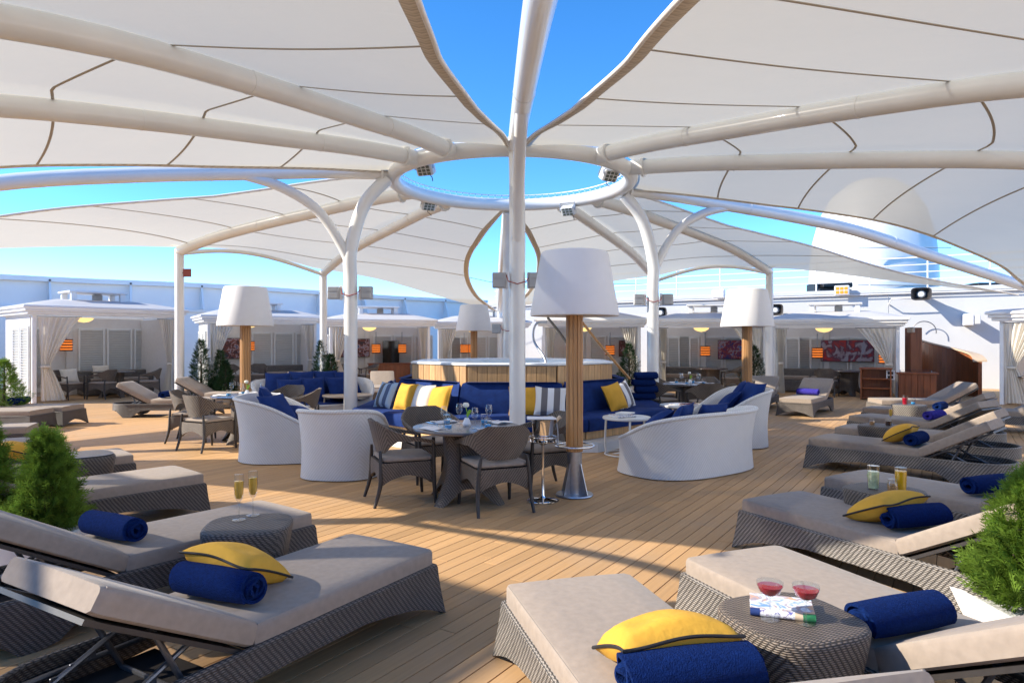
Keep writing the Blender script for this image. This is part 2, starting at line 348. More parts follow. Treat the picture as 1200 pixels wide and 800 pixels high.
        if loc is not None: o.location = loc
        if rz is not None: o.rotation_euler = (0, 0, rz)
        return o

def empty(name, loc=(0, 0, 0), rz=0):
    o = bpy.data.objects.new(name, None); COL.objects.link(o); o.location = loc; o.rotation_euler = (0, 0, rz); o.empty_display_size = .1; return o
def tag(o, label=None, cat=None, group=None, kind=None):
    if label: o['label'] = label
    if cat: o['category'] = cat
    if group: o['group'] = group
    if kind: o['kind'] = kind
    return o
KIDS = {}
def copy_tree(o, parent=None):
    c = o.copy(); COL.objects.link(c)
    if parent is not None: c.parent = parent
    for ch in list(o.children): copy_tree(ch, c)
    return c
def gp(px, py, z=0):
    """ground position of a photograph pixel at height z"""
    Y = (CAMZ - z) * FPX / (py - 400.0); return Vector(((px - 600.0) / FPX * Y, Y, z))
def spl(pts, n=8, closed=False):
    P = [Vector(p) for p in pts]; out = []; m = len(P)
    for i in range(m if closed else m - 1):
        if closed: a, b, c, d = P[i - 1], P[i], P[(i + 1) % m], P[(i + 2) % m]
        else: a, b, c, d = P[max(i - 1, 0)], P[i], P[i + 1], P[min(i + 2, m - 1)]
        for k in range(n):
            t = k / n; out.append(.5 * ((2 * b) + (c - a) * t + (2 * a - 5 * b + 4 * c - d) * t * t + (3 * b - a - 3 * c + d) * t ** 3))
    if not closed: out.append(P[-1])
    return out
def lerp(tab, x):
    if x <= tab[0][0]: return tab[0][1]
    for (a, va), (b, vb) in zip(tab, tab[1:]):
        if x <= b:
            t = (x - a) / (b - a); return va + (vb - va) * t
    return tab[-1][1]
def smooth_lerp(tab, x):
    n = len(tab)
    if x <= tab[0][0]: return tab[0][1]
    if x >= tab[-1][0]: return tab[-1][1]
    for i in range(n - 1):
        a, va = tab[i]; b, vb = tab[i + 1]
        if x <= b:
            def sl(k):
                if k == 0: return (tab[1][1] - tab[0][1]) / (tab[1][0] - tab[0][0])
                if k == n - 1: return (tab[-1][1] - tab[-2][1]) / (tab[-1][0] - tab[-2][0])
                return (tab[k + 1][1] - tab[k - 1][1]) / (tab[k + 1][0] - tab[k - 1][0])
            h = b - a; t = (x - a) / h; m0, m1 = sl(i) * h, sl(i + 1) * h
            return (2 * t**3 - 3 * t**2 + 1) * va + (t**3 - 2 * t**2 + t) * m0 + (-2 * t**3 + 3 * t**2) * vb + (t**3 - t**2) * m1

# ------------------------------------------------------------------ the setting: sea, deck with planks
b = MB(); b.add([(-6000, -6000, -16), (6000, -6000, -16), (6000, 6000, -16), (-6000, 6000, -16)], [(0, 1, 2, 3)])
tag(b.build('sea', 'sea', smooth=None), kind='structure')
LEFTW = [(-30, 10.5), (-24, 15.5), (-17.9, 23.9), (-11.6, 28.4), (-6.6, 34.7), (-1.5, 39.0)]
DECKP = [(-23, -2), (-30, 10.5), (-24, 15.5), (-17.9, 23.9), (-11.6, 28.4), (-6.6, 34.7), (-1.5, 35.5), (9.8, 28.0), (26.0, 18.2), (6, -12.5)]
deck = MB().add([(x, y, -.03) for x, y in DECKP] + [(x, y, -.4) for x, y in DECKP],
                [tuple(range(len(DECKP) - 1, -1, -1))] + [(i, (i + 1) % len(DECKP), (i + 1) % len(DECKP) + len(DECKP), i + len(DECKP)) for i in range(len(DECKP))]).build('deck', 'caulk', smooth=None)
tag(deck, kind='structure')
def inpoly(x, y):
    c = False; n = len(DECKP)
    for i in range(n):
        x1, y1 = DECKP[i]; x2, y2 = DECKP[i - 1]
        if (y1 > y) != (y2 > y) and x < (x2 - x1) * (y - y1) / (y2 - y1) + x1: c = not c
    return c
planks = []
pr = random.Random(3)
for r in range(-420, 330):
    a = -30 + pr.random() * 3
    while a < 42:
        L = 2.6 + pr.random() * 1.2
        c = PN * ((r + .5) * PW) + PU * (a + L / 2)
        if inpoly(c.x, c.y):
            sc = 0
            for k in range(7):
                p = c + PU * (L * (k / 6 - .5))
                if p.y > 1.9 and abs(p.x / p.y) < .78: sc += L / p.y ** 3
            planks.append((sc, r, a, L))
        a += L
planks.sort(reverse=True)
GAP = .005
pm = MB().box((0, 0, -.014), (1, PW - GAP, .028), .0018)
pmesh = None
for sc, r, a, L in planks[:298]:
    c = PN * ((r + .5) * PW) + PU * (a + L / 2)
    if pmesh is None: o = pm.build('plank', 'plank', deck, smooth=None); pmesh = o.data
    else: o = bpy.data.objects.new('plank', pmesh); COL.objects.link(o); o.parent = deck
    o.location = (c.x, c.y, 0); o.rotation_euler = (0, 0, PDIR); o.scale = (L - GAP, 1, 1)
b = MB()
for sc, r, a, L in planks[298:]:
    u0, u1 = a + GAP / 2, a + L - GAP / 2; w0, w1 = r * PW + GAP / 2, (r + 1) * PW - GAP / 2
    q = [PN * w0 + PU * u0, PN * w0 + PU * u1, PN * w1 + PU * u1, PN * w1 + PU * u0]
    b.add([(p.x, p.y, 0) for p in q] + [(p.x, p.y, -.028) for p in q], [(3, 2, 1, 0), (0, 1, 5, 4), (2, 3, 7, 6)])
tag(b.build('planks', 'plank', deck, smooth=None), kind='stuff')

# ------------------------------------------------------------------ canopy frame: ring, beams, posts
CX, CY = 0.0, 12.8
RING_R, RING_Z = 2.2, 4.6
PROF = [(2.2, 4.6), (3.4, 4.54), (4.6, 4.43), (6.3, 4.27), (8.0, 4.05), (10.0, 3.6), (13.0, 2.95), (14.5, 2.6)]
def zp(r): return smooth_lerp(PROF, r)
def pol(r, deg, z): return Vector((CX + r * math.cos(R(deg)), CY + r * math.sin(R(deg)), z))
AX = [271.5, 377.0, 452.0, 557.0]          # front, right, back, left axes
QUAD = [('right front', 271.5, 377.0, (308.0, 334.0)), ('right rear', 377.0, 452.0, (402.5, 423.0)), ('left rear', 452.0, 557.0, (486.0, 514.0)), ('left front', 557.0, 631.5, (586.0, 605.0))]
POST_R = {402.5: 10.0, 423.0: 10.1, 486.0: 9.7, 514.0: 9.1, 586.0: 10.0, 605.0: 10.1, 308.0: 9.7, 334.0: 9.1}
frame = tag(empty('canopy_frame', (CX, CY, 0)), 'white tubular steel frame with round ring carrying the shade sails', 'canopy frame')
OFF = Vector((CX, CY, 0))
def fr(name, pts, r, n=16, m='tube', parent=None):
    return MB().tube([Vector(p) - OFF for p in pts], r, n).build(name, m, parent or frame, smooth=50)
MB().tube([(RING_R * math.cos(2 * PI * k / 72), RING_R * math.sin(2 * PI * k / 72), RING_Z) for k in range(72)], .135, 16, closed=True).build('ring', 'tube', frame, smooth=60)
b = MB()
for k in range(90):
    a = 2 * PI * k / 90; b.box((2.12 * math.cos(a), 2.12 * math.sin(a), RING_Z + .16), (.035, .03, .05), .004, rz=a)
tag(b.build('ring_studs', 'chrome', frame), kind='stuff')
MB().tube([(2.12 * math.cos(2 * PI * k / 60), 2.12 * math.sin(2 * PI * k / 60), RING_Z + .185) for k in range(60)], .012, 6, closed=True).build('ring_cable', 'rope', frame, smooth=60)
def collar(p, d, r):
    d = Vector(d).normalized(); return MB().tube([Vector(p) - OFF - d * .02, Vector(p) - OFF + d * .02], r, 18).build('flange', 'tube', frame, smooth=40)
def sleeve(p, d, r, L=.012):
    d = Vector(d).normalized(); return MB().tube([Vector(p) - OFF - d * L, Vector(p) - OFF + d * L], r, 18).build('weld_band', 'tube', frame, smooth=40)
for a in AX:
    rr = [2.22 + (13.6 - 2.22) * k / 26 for k in range(27)]
    fr('axis_beam', [pol(r, a, zp(r)) for r in rr], [.125] * 27)
    d = pol(1, a, 0) - pol(0, a, 0)
    collar(pol(2.42, a, zp(2.42)), d, .165)
    for r in (5.2, 9.0): sleeve(pol(r, a, zp(r)), pol(r + .1, a, zp(r + .1)) - pol(r, a, zp(r)), .129)
    # Y post
    pr_ = 2.95
    fr('fork_post', spl([pol(pr_, a, .0), pol(pr_, a, 1.5), pol(pr_, a, 2.6), pol(pr_, a, 3.2), pol(2.72, a, 4.0), pol(2.32, a, 4.48)], 7), [.117] * 36, 18)
    fr('fork_arm', spl([pol(pr_ - .02, a, 2.75), pol(pr_ + .12, a, 3.2), pol(3.5, a, 3.85), pol(4.1, a, 4.22), pol(4.75, a, 4.40)], 7), .085, 14)
    MB().lathe([(.2, .002), (.2, .02), (.125, .022)], 24, tuple(pol(pr_, a, 0) - OFF)).build('base_plate', 'tube', frame, smooth=30)
    fr('outer_post', [pol(13.6, a, 0), pol(13.6, a, zp(13.6) + .1)], .1, 14)
for name, a0, a1, bs in QUAD:
    for a in bs:
        re = POST_R[a]; rr = [2.22 + (re - 2.22) * k / 18 for k in range(19)]
        fr('radial_beam', [pol(r, a, zp(r)) for r in rr], .125)
        collar(pol(2.5, a, zp(2.5)), pol(1, a, 0) - pol(0, a, 0), .165)
        for r in (4.0, 6.4): sleeve(pol(r, a, zp(r)), pol(r + .1, a, zp(r + .1)) - pol(r, a, zp(r)), .129)
        fr('outer_post', [pol(re, a, 0), pol(re, a, zp(re) + .06)], .108, 16)
        MB().lathe([(.108, 0), (.06, .05), (.0, .06)], 16, tuple(pol(re, a, zp(re) + .055) - OFF)).build('post_cap', 'tube', frame)
        MB().tube([pol(re + .02, a, zp(re) + .13) - OFF, pol(re + .3, a, zp(re) + .17) - OFF], .02, 8).build('tension_rod', 'alu', frame)
    ra, rb = POST_R[bs[0]], POST_R[bs[1]]
    arc = []
    for k in range(17):
        t = k / 16; r = ra + (rb - ra) * t; arc.append(pol(r + .02, bs[0] + (bs[1] - bs[0]) * t, zp(r) - .05 + .34 * math.sin(PI * t)))
    fr('edge_arch', arc, .055, 12)

# ------------------------------------------------------------------ shade sails: one per quadrant
GAPW = [(2.2, .04), (2.6, .10), (3.2, .24), (4.5, .56), (6.0, .85), (7.6, 1.03), (9.2, 1.05), (11, .8), (12.2, .42), (13, .12)]
GAPS = [(2.2, .08), (2.6, .13), (3.2, .26), (4.5, .60), (6.0, .92), (7.6, 1.14), (9.2, 1.18), (11, .92), (12.2, .45), (13, .12)]
GAPF = [(2.2, .10), (2.6, .12), (3.0, .16), (3.5, .23), (4.0, .32), (5.0, .48), (6.0, .64), (7.0, .78), (7.5, .80), (8.5, .81), (9.3, .78), (13, .2)]
def gapw(r, axis=0): return max(.03, smooth_lerp(GAPF if axis % 360 == 271.5 else GAPW if axis % 360 == 92 else GAPS, r))
def sail(qn, a0, a1, bs):
    lab = {'right front': 'big off white shade sail overhead on the right, nearest the camera', 'left front': 'big off white shade sail overhead on the left, nearest the camera',
           'right rear': 'farther shade sail on the right, behind the lamp with the half lit shade', 'left rear': 'farther shade sail on the left, above the row of cabanas'}[qn]
    root = tag(empty('shade_sail', (CX, CY, 0)), lab, 'shade sail', 'four off white shade sails stretched round the ring')
    ra, rb = POST_R[bs[0]], POST_R[bs[1]]
    s0, s1 = (bs[0] - a0) / (a1 - a0), (bs[1] - a0) / (a1 - a0)
    t0, t1 = 13.0, 13.0
    if qn == 'left front': t1 = 9.9; rb = 9.5
    if qn == 'right front': t0 = 9.9
    def rout(s):
        if s < s0: t = s / s0; k = 1.4 if t0 > 10 else .05; return t0 + (ra - t0) * t - k * math.sin(PI * t) * (1 - .3 * t)
        if s > s1: t = (1 - s) / (1 - s1); k = 1.4 if t1 > 10 else .05; return t1 + (rb - t1) * t - k * math.sin(PI * t) * (1 - .3 * t)
        t = (s - s0) / (s1 - s0); return ra + (rb - ra) * t - (.25 if qn == 'left front' else 0) * math.sin(PI * t)
    ss = sorted(set([k / 40 for k in range(41)] + [s0, s1])); NT = 40
    def point(s, t, lift=0):
        ro = rout(s); r = 2.3 + (ro - 2.3) * t
        e0 = a0 + math.degrees(math.asin(min(.9, gapw(r, a0) / r))); e1 = a1 - math.degrees(math.asin(min(.9, gapw(r, a1) / r)))
        th = e0 + s * (e1 - e0)
        base = zp(r)
        lr = (a0 if s < s0 else a1) % 360 in (17.0, 197.0); edge = (-.19 if not lr else -.06 if 'front' in qn else -.20) * min(1, (r - 2.3) / 3.0); mid = .135
        if s0 <= s <= s1:
            q = (s - s0) / (s1 - s0); tq = max(0, t - .62) / .38; h = mid - .03 * math.sin(PI * q) * min(1, (r - 2.3) / 4) + (.22 if 'rear' in qn else .04) * tq * tq * math.sin(PI * q)
        else:
            q = s / s0 if s < s0 else (1 - s) / (1 - s1)
            h = edge + (mid - edge) * (q ** 1.0) - .03 * math.sin(PI * q) * min(1, (r - 2.3) / 4)
            if t > .6: h -= .0
        p = pol(r, th, base + h + lift); return p - OFF
    vs = [point(s, t / NT) for s in ss for t in range(NT + 1)]; n = NT + 1
    fs = [(i * n + j, i * n + j + 1, (i + 1) * n + j + 1, (i + 1) * n + j) for i in range(len(ss) - 1) for j in range(NT)]
    MB().add(vs, fs).build('membrane', 'mem', root, smooth=80)
    for t in (.24, .46, .68, .88):
        pts = []
        for s in [k / 60 for k in range(61)]:
            ro = rout(s); bnd = [0, s0, s1, 1]; kb = 0 if s < s0 else 1 if s < s1 else 2; mid = (bnd[kb] + bnd[kb + 1]) / 2; hw = R((bnd[kb + 1] - bnd[kb]) * (a1 - a0) / 2)
            rs = (2.3 + 7.3 * t) * math.cos(hw * (.4 if kb == 1 else 1)) / math.cos((.4 if kb == 1 else 1) * R((s - mid) * (a1 - a0))) * 1.02; tt = min(.985, (rs - 2.3) / (ro - 2.3)); pts.append((s, tt))
        top = [point(s, max(0, tt - .003), -.012) for s, tt in pts]; bot = [point(s, tt + .003, -.012) for s, tt in pts]
        wd = []
        for p, q in zip(top, bot):
            c = (p + q) / 2; d = (q - p); d = d.normalized() if d.length > 1e-6 else Vector((1, 0, 0)); wd.append((c - d * .016, c + d * .016))
        v2 = [p for w in wd for p in w] + [p + Vector((0, 0, .006)) for w in wd for p in w]; k0 = len(wd) * 2
        f2 = []
        for i in range(len(wd) - 1):
            f2 += [(2 * i, 2 * i + 2, 2 * i + 3, 2 * i + 1), (k0 + 2 * i, k0 + 2 * i + 1, k0 + 2 * i + 3, k0 + 2 * i + 2), (2 * i, k0 + 2 * i, k0 + 2 * i + 2, 2 * i + 2), (2 * i + 1, 2 * i + 3, k0 + 2 * i + 3, k0 + 2 * i + 1)]
        MB().add(v2, f2).build('seam', 'seam', root, smooth=60)
    for e in (0, 1):
        # gathered hem along the open lens and its edge rope
        m_ = 110; vs = []; fs = []; rp = []
        for k in range(m_ + 1):
            t = k / m_; s_in = .0
            p = point(float(e), t, -.016); r = max(.1, (p.xy).length); w = (.16 * min(1, (r - 2.2) / 3 + .3) if (a0 if e == 0 else a1) % 360 in (271.5, 92.0) else .07) / r / R(a1 - a0)
            q = point(w if e == 0 else 1 - w, t, -.016)
            ruff = .009 * (k % 2)
            vs += [p + Vector((0, 0, -.0)), (p + q) / 2 - Vector((0, 0, .012 + ruff)), q]; rp.append(p + Vector((0, 0, .0)))
            if k: a = 3 * k; fs += [(a - 3, a, a + 1, a - 2), (a - 2, a + 1, a + 2, a - 1)]
        MB().add(vs, fs).build('hem', 'hem', root, smooth=30)
        MB().tube(rp, .022, 8).build('edge_rope', 'rope', root, smooth=60)
for q in QUAD: sail(*q)

# lights and boxes fixed to the frame
def floodlight(p, yaw, pitch, label, col='floodw'):
    root = tag(empty('floodlight', p, yaw), label, 'floodlight', 'floodlights clamped to the steel ring')
    T = Matrix.Rotation(pitch, 4, 'Y')
    b = MB(); b.T = T; b.box((0, 0, -.1), (.16, .30, .2), .02).build('housing', col, root)
    b = MB(); b.T = T
    for i in range(3):
        for j in range(3): b.box((.082, -.08 + .08 * i, -.16 + .06 * j), (.01, .06, .045), .004)
    b.build('lens', 'lens', root)
    b = MB(); b.T = T; b.box((-.11, 0, -.1), (.06, .22, .16), .01)
    for i in range(5): b.box((-.15, -.09 + .045 * i, -.1), (.05, .008, .15), .002)
    b.build('heat_sink', 'leafd' if False else 'lens', root)
    MB().tube([(0, -.17, -.1), (0, -.17, .06), (0, .17, .06), (0, .17, -.1)], .012, 8).build('bracket', 'steel', root)
    MB().tube([(-.1, 0, -.1), (-.2, .05, -.2), (-.12, .1, -.28)], .008, 6).build('cable', 'wire', root)
for (px, py, Y, yaw, lab) in [(497, 201, 11.5, -110, 'white floodlight hung inside the ring at its left'), (716, 208, 11.6, -60, 'white floodlight hung inside the ring at its right'),
                              (503, 243, 14.3, -60, 'small floodlight under the far side of the ring, left of the post'), (665, 249, 14.4, -120, 'small floodlight under the far side of the ring, right of the post')]:
    floodlight(((px - 600) / 800 * Y, Y, CAMZ + (400 - py) / 800 * Y + .14), R(yaw), R(35), lab)
def boxpair(a, z, lab, m='blinds', dx=.30):
    p = pol(2.95, a, z)
    root = tag(empty('control_box', (p.x, p.y, z)), lab, 'control box', 'pairs of grey boxes strapped to the forked posts')
    for s in (-1, 1):
        o = MB().box((s * (dx - .01), -.02, 0), (.20, .12, .22), .012).build('box', m, root)
        MB().box((s * (dx - .01), -.083, .06), (.17, .008, .07), .003).box((s * (dx - .01), -.083, -.05), (.17, .008, .09), .003).build('lid', m, o)
        MB().box((s * .165, 0, 0), (.05, .05, .24), .004).build('bracket', 'white', root)
    MB().tube([(-.16, -.03, .08), (-.13, -.11, -.02), (0, -.135, -.06), (.13, -.11, -.02), (.17, -.03, .05)], .007, 6).build('cable', 'cable', root)
boxpair(557, CAMZ + 57 / 800 * 11.9, 'pair of pale grey boxes with red cable on the left forked post')
boxpair(377, CAMZ + 49 / 800 * 13.7, 'pair of grey boxes on the right forked post')
boxpair(271.5, CAMZ + 71 / 800 * 9.9, 'pair of dark grey boxes with red cable on the nearest post', 'blinds', .27)
boxpair(452, CAMZ + 15 / 800 * 15.7, 'pair of small grey boxes on the farthest forked post', 'blinds', .27)

# ------------------------------------------------------------------ ship superstructure
def wall_run(name, pts, z, th, label, cat, rail=True):
    """bulwark along a polyline: panels, slanted brackets and a top rail, each its own part"""
    root = tag(empty(name, (0, 0, 0)), label, cat)
    dense = spl([(x, y, 0) for x, y in pts], 6)
    n = len(dense); off = []
    for i, p in enumerate(dense):
        d = dense[min(i + 1, n - 1)] - dense[max(i - 1, 0)]; d.normalize(); off.append(Vector((-d.y, d.x, 0)))
    rings = [[p + o * -.0, p + o * -.0 + Vector((0, 0, z)), p + o * th + Vector((0, 0, z)), p + o * th] for p, o in zip(dense, off)]
    MB().loft(rings).build('panel_wall', 'hullw', root, smooth=30)
    rings = [[p - o * .22 + Vector((0, 0, z - .02)), p - o * .22 + Vector((0, 0, z + .16)), p + o * (th + .06) + Vector((0, 0, z + .16)), p + o * (th + .06) + Vector((0, 0, z - .02))] for p, o in zip(dense, off)]
    MB().loft(rings).build('cap_rail', 'hullw', root, smooth=30)
    rings = [[p - o * .10 + Vector((0, 0, z - 1.0)), p - o * .10 + Vector((0, 0, z - .9)), p - o * .004 + Vector((0, 0, z - .9)), p - o * .004 + Vector((0, 0, z - 1.0))] for p, o in zip(dense, off)]
    MB().loft(rings).build('ledge', 'hullw', root, smooth=30)
    k = 0
    for i in range(1, n - 1, 2):
        p, o = dense[i], off[i]; d = Vector((o.y, -o.x, 0)); y = .035
        prof = [(-.004, z - .9), (-.55, z - .9), (-.20, z - .03), (-.004, z - .03)]
        vs = [p + o * a + d * s * y + Vector((0, 0, zz)) for s in (-1, 1) for a, zz in prof]
        MB().add(vs, [(0, 1, 2, 3), (7, 6, 5, 4), (0, 4, 5, 1), (1, 5, 6, 2), (2, 6, 7, 3), (3, 7, 4, 0)]).build('bracket', 'hullw', root, smooth=None)
        q = p - o * .232 + Vector((0, 0, z + .03)); MB().box(tuple(q), (.06, .06, .07), .01).build('deck_light', 'wire', root)
    return root
wall_run('bulwark', LEFTW, 3.78, .2, 'long pale blue shaded bulwark behind the left row of cabanas', 'bulwark')
wall_run('bulwark', [(6, -12.5), (10.4, -5.9), (15.8, 2.6), (20.4, 9.9), (24.6, 17.3)][::1], 5.2, .2, 'unseen white side wall added on the right, behind the camera, to bounce sunlight', 'bulwark').name  # unseen wall, added to bounce warm sunlight onto the deck
ah = tag(empty('added_deckhouse', (-8.5, -7.3, 0), R(-33)), 'unseen white superstructure block added behind the camera to cut blue skylight', 'added_deckhouse')  # unseen block, added to cut the blue skylight from behind the camera
MB().box((0, -3.1, 2.8), (34, 6, 5.6), .05).build('wall', 'hullw', ah); MB().box((0, -3.0, 5.7), (35, 7, .18), .04).build('roof', 'hullw', ah)
for i in range(9): o = MB().box((-14 + 3.5 * i, -.09, 1.7), (1.7, .06, 1.3), .02).build('window', 'white', ah); MB().box((-14 + 3.5 * i, -.05, 1.7), (1.5, .04, 1.1), .01).build('pane', 'screen', o)
# right bulkhead: straight wall with vertical plate seams
BK0, BK1 = Vector((-1.2, 33.6, 0)), Vector((24.6, 17.75, 0)); bd = (BK1 - BK0).normalized(); bn = Vector((bd.y, -bd.x, 0)); BL = (BK1 - BK0).length
bulk = tag(empty('bulkhead', BK0, math.atan2(bd.y, bd.x)), 'tall white sunlit bulkhead behind the right row of cabanas', 'bulkhead')
nP = 7
for i in range(nP):
    w = BL / nP; MB().box((w * (i + .5), .1, 1.66), (w - .012, .2, 3.32), .006).build('steel_plate', 'hull', bulk, smooth=None)
MB().box((BL / 2, .06, 3.41), (BL, .42, .16), .02).build('cap_rail', 'hull', bulk)
MB().tube([(0, -.17, 3.30), (BL, -.17, 3.30)], .02, 8).build('conduit', 'white', bulk)
# guard rail on top of the bulkhead
gr = tag(empty('guard_rail', BK0 + Vector((0, 0, 3.49)), math.atan2(bd.y, bd.x)), 'white guard rail along the top of the right bulkhead', 'railing')
for i in range(17): MB().tube([(.5 + i * 1.8, .05, 0), (.5 + i * 1.8, .05, 1.08)], .026, 8).build('baluster', 'white', gr)
for z in (.30, .56, .82, 1.08): MB().tube([(.4, .05, z), (BL - .2, .05, z)], .018 if z < 1 else .026, 8).build('rail', 'white', gr)
# funnel and ventilators behind
fn = tag(empty('funnel_casing', (21.0, 40, 2)), 'big rounded white funnel casing rising behind the right bulkhead', 'funnel')
rings = []
for z, sx, sy in [(0, 2.95, 3.6), (2.5, 2.95, 3.6), (4.0, 2.93, 3.55), (5.5, 2.8, 3.4), (7.0, 2.45, 3.0), (8.2, 1.85, 2.3), (8.9, 1.05, 1.3), (9.1, .3, .3)]:
    rings.append([Vector((sx * math.copysign(abs(math.cos(a)) ** .7, math.cos(a)), sy * math.copysign(abs(math.sin(a)) ** .7, math.sin(a)), z)) for a in [2 * PI * k / 40 for k in range(40)]])
MB().loft(rings).build('casing', 'white', fn, smooth=40)
for z in (2.6, 4.6): MB().box((-.1, -3.63, z), (5.0, .06, .05), .01).build('seam_strip', 'hull', fn)
for x, w in ((-1.5, 1.4), (1.2, 1.4)): MB().box((x, -3.64, 1.2), (w, .08, .14), .01).build('vent_slot', 'darkin', fn)
def ventilator(x, y, z, w, lab, lean):
    r = tag(empty('ventilator', (x, y, z)), lab, 'ventilator')
    for i in range(4):
        MB().box((lean * .12 * i, 0, .2 + .33 * i), (w - .18 * i * abs(lean), 1.4, .25), .04).build('louvre_slab', 'grille', r)
    MB().box((0, .1, .65), (w * .7, 1.0, 1.3), .03).build('core', 'grille', r)
ventilator(16.6, 36.2, 3.35, 2.1, 'black louvred ventilator left of the white funnel casing', 1)
ventilator(25.4, 36.2, 3.35, 2.3, 'black louvred ventilator right of the white funnel casing', 0)
# speakers and lamps on the bulkhead
def on_bulk(px, Y=None):
    """distance along the bulkhead face hit by a photograph column"""
    k = (px - 600) / 800; t = (k * BK0.y - BK0.x) / (bd.x - k * bd.y); return t
def bulk_obj(name, px, py, lab, cat, group=None, off=.02):
    t = on_bulk(px); p = BK0 + bd * t + bn * off; z = CAMZ + (400 - py) / 800 * p.y
    return tag(empty(name, (p.x, p.y, z), math.atan2(bd.y, bd.x)), lab, cat, group)
def horn(px, py, lab):
    r = bulk_obj('loudspeaker', px, py, lab, 'loudspeaker', 'horn loudspeakers on the right bulkhead')
    rings = []
    for y, s in ((-.15, .3), (-.45, .5), (-.8, .95), (-.86, 1.0), (-.85, .88), (-.6, .5)):
        rings.append([Vector((.31 * s * math.copysign(abs(math.cos(a)) ** .45, math.cos(a)), y, .22 * s * math.copysign(abs(math.sin(a)) ** .45, math.sin(a)))) for a in [2 * PI * k / 24 for k in range(24)]])
    MB().loft(rings, cap0=True, cap1=True).build('horn', 'dark', r, smooth=40)
    MB().lathe([(.0, .1), (.09, .09), (.13, 0), (.12, -.03)], 16).build('driver', 'floodw', r).matrix_local = Matrix.Translation((0, -.66, 0)) @ Matrix.Rotation(R(90), 4, 'X')
    MB().tube([(0, 0, -.1), (0, -.5, -.1), (-.9, -.5, -.12), (-1.0, -.3, -.3), (-1.0, 0, -.3)], .025, 8).build('bracket', 'white', r)
horn(1080, 346, 'horn loudspeaker on its bracket, right of the big painting cabana'); horn(913, 364, 'horn loudspeaker low on the bulkhead, beside the lamp with half lit shade'); horn(781, 367, 'horn loudspeaker on the bulkhead, beside the right forked post')
def deck_lamp(px, py, lab, m):
    r = bulk_obj('deck_lamp', px, py, lab, 'deck lamp', 'square lamps under the guard rail')
    MB().box((0, -.35, 0), (.5, .16, .36), .03).build('housing', 'white', r)
    for i in range(3):
        for j in range(2): MB().box((-.14 + .14 * i, -.436, -.07 + .14 * j), (.115, .012, .115), .004).build('lens', m, r)
    MB().tube([(.1, 0, .1), (.1, -.3, .1)], .03, 8).build('bracket', 'white', r)
deck_lamp(988, 341, 'amber square deck lamp under the guard rail', 'amberl'); deck_lamp(845, 345, 'pale square deck lamp above the half lit lamp shade', 'ctop')
r = bulk_obj('junction_box', 1134, 375, 'white junction box on the bulkhead, left of the rightmost cabana roof', 'box'); MB().box((0, -.3, 0), (.3, .6, .38), .02).build('body', 'white', r); MB().box((.26, -.55, -.0), (.16, .06, .3), .02).build('lid', 'floodw', r)
r = bulk_obj('grab_hoop', 1083, 382, 'thin curved hoop on the bulkhead under the loudspeaker', 'hoop'); MB().tube([(.36 * math.cos(R(a)), -.25, .36 * math.sin(R(a)) - .2) for a in range(-10, 160, 10)], .016, 8).build('bar', 'alu', r)

# unseen cloth roof added left of the camera, to shade the near left loungers
aw = tag(empty('added_awning', (-9.75, 3.15, 0), R(-34.7)), 'unseen flat cloth roof added left of the camera to shade the near left loungers', 'added_awning')
vs = [(-7.4 + 7.4 * i / 12, -7 + 7 * j / 12, 6.0 - .25 * math.sin(PI * i / 12) * math.sin(PI * j / 12)) for i in range(13) for j in range(13)]
MB().add(vs, [(i * 13 + j, (i + 1) * 13 + j, (i + 1) * 13 + j + 1, i * 13 + j + 1) for i in range(12) for j in range(12)]).build('canvas', 'mesh', aw, smooth=80)
for x in (-7.4, 0):
    for y in (-7, 0): MB().tube([(x, y, 0), (x, y, 6.05)], .08, 12).build('post', 'tube', aw)
for a_, b_ in (((-7.4, 0), (0, 0)), ((-7.4, -7), (0, -7)), ((-7.4, -7), (-7.4, 0)), ((0, -7), (0, 0))): MB().tube([(*a_, 6.03), (*b_, 6.03)], .05, 10).build('edge_bar', 'tube', aw)

# ------------------------------------------------------------------ cabanas
def shutter(parent, x, y, z0, w, h, rz=0, n=24, out=-1):
    T = Matrix.Translation((x, y, z0)) @ Matrix.Rotation(rz, 4, 'Z')
    b = MB(); b.T = T
    fw = .055
    b.box((-w / 2 + fw / 2, out * .03, h / 2), (fw, .05, h), .006); b.box((w / 2 - fw / 2, out * .03, h / 2), (fw, .05, h), .006)
    b.box((0, out * .03, h - .035), (w - 2 * fw - .002, .046, .07), .006); b.box((0, out * .03, .05), (w - 2 * fw - .002, .046, .1), .006)
    sh = b.build('shutter', 'shutter', parent, smooth=None)
    b = MB(); b.T = T; hh = (h - .2) / n
    for k in range(n):
        z = .12 + hh * (k + .5); b.box((0, out * .022, z), (w - 2 * fw - .006, .012, hh * 1.15), .003, M4=Matrix.Rotation(R(38 * -out), 4, 'X'))
    tag(b.build('slats', 'shutter', sh, smooth=None), kind='stuff')
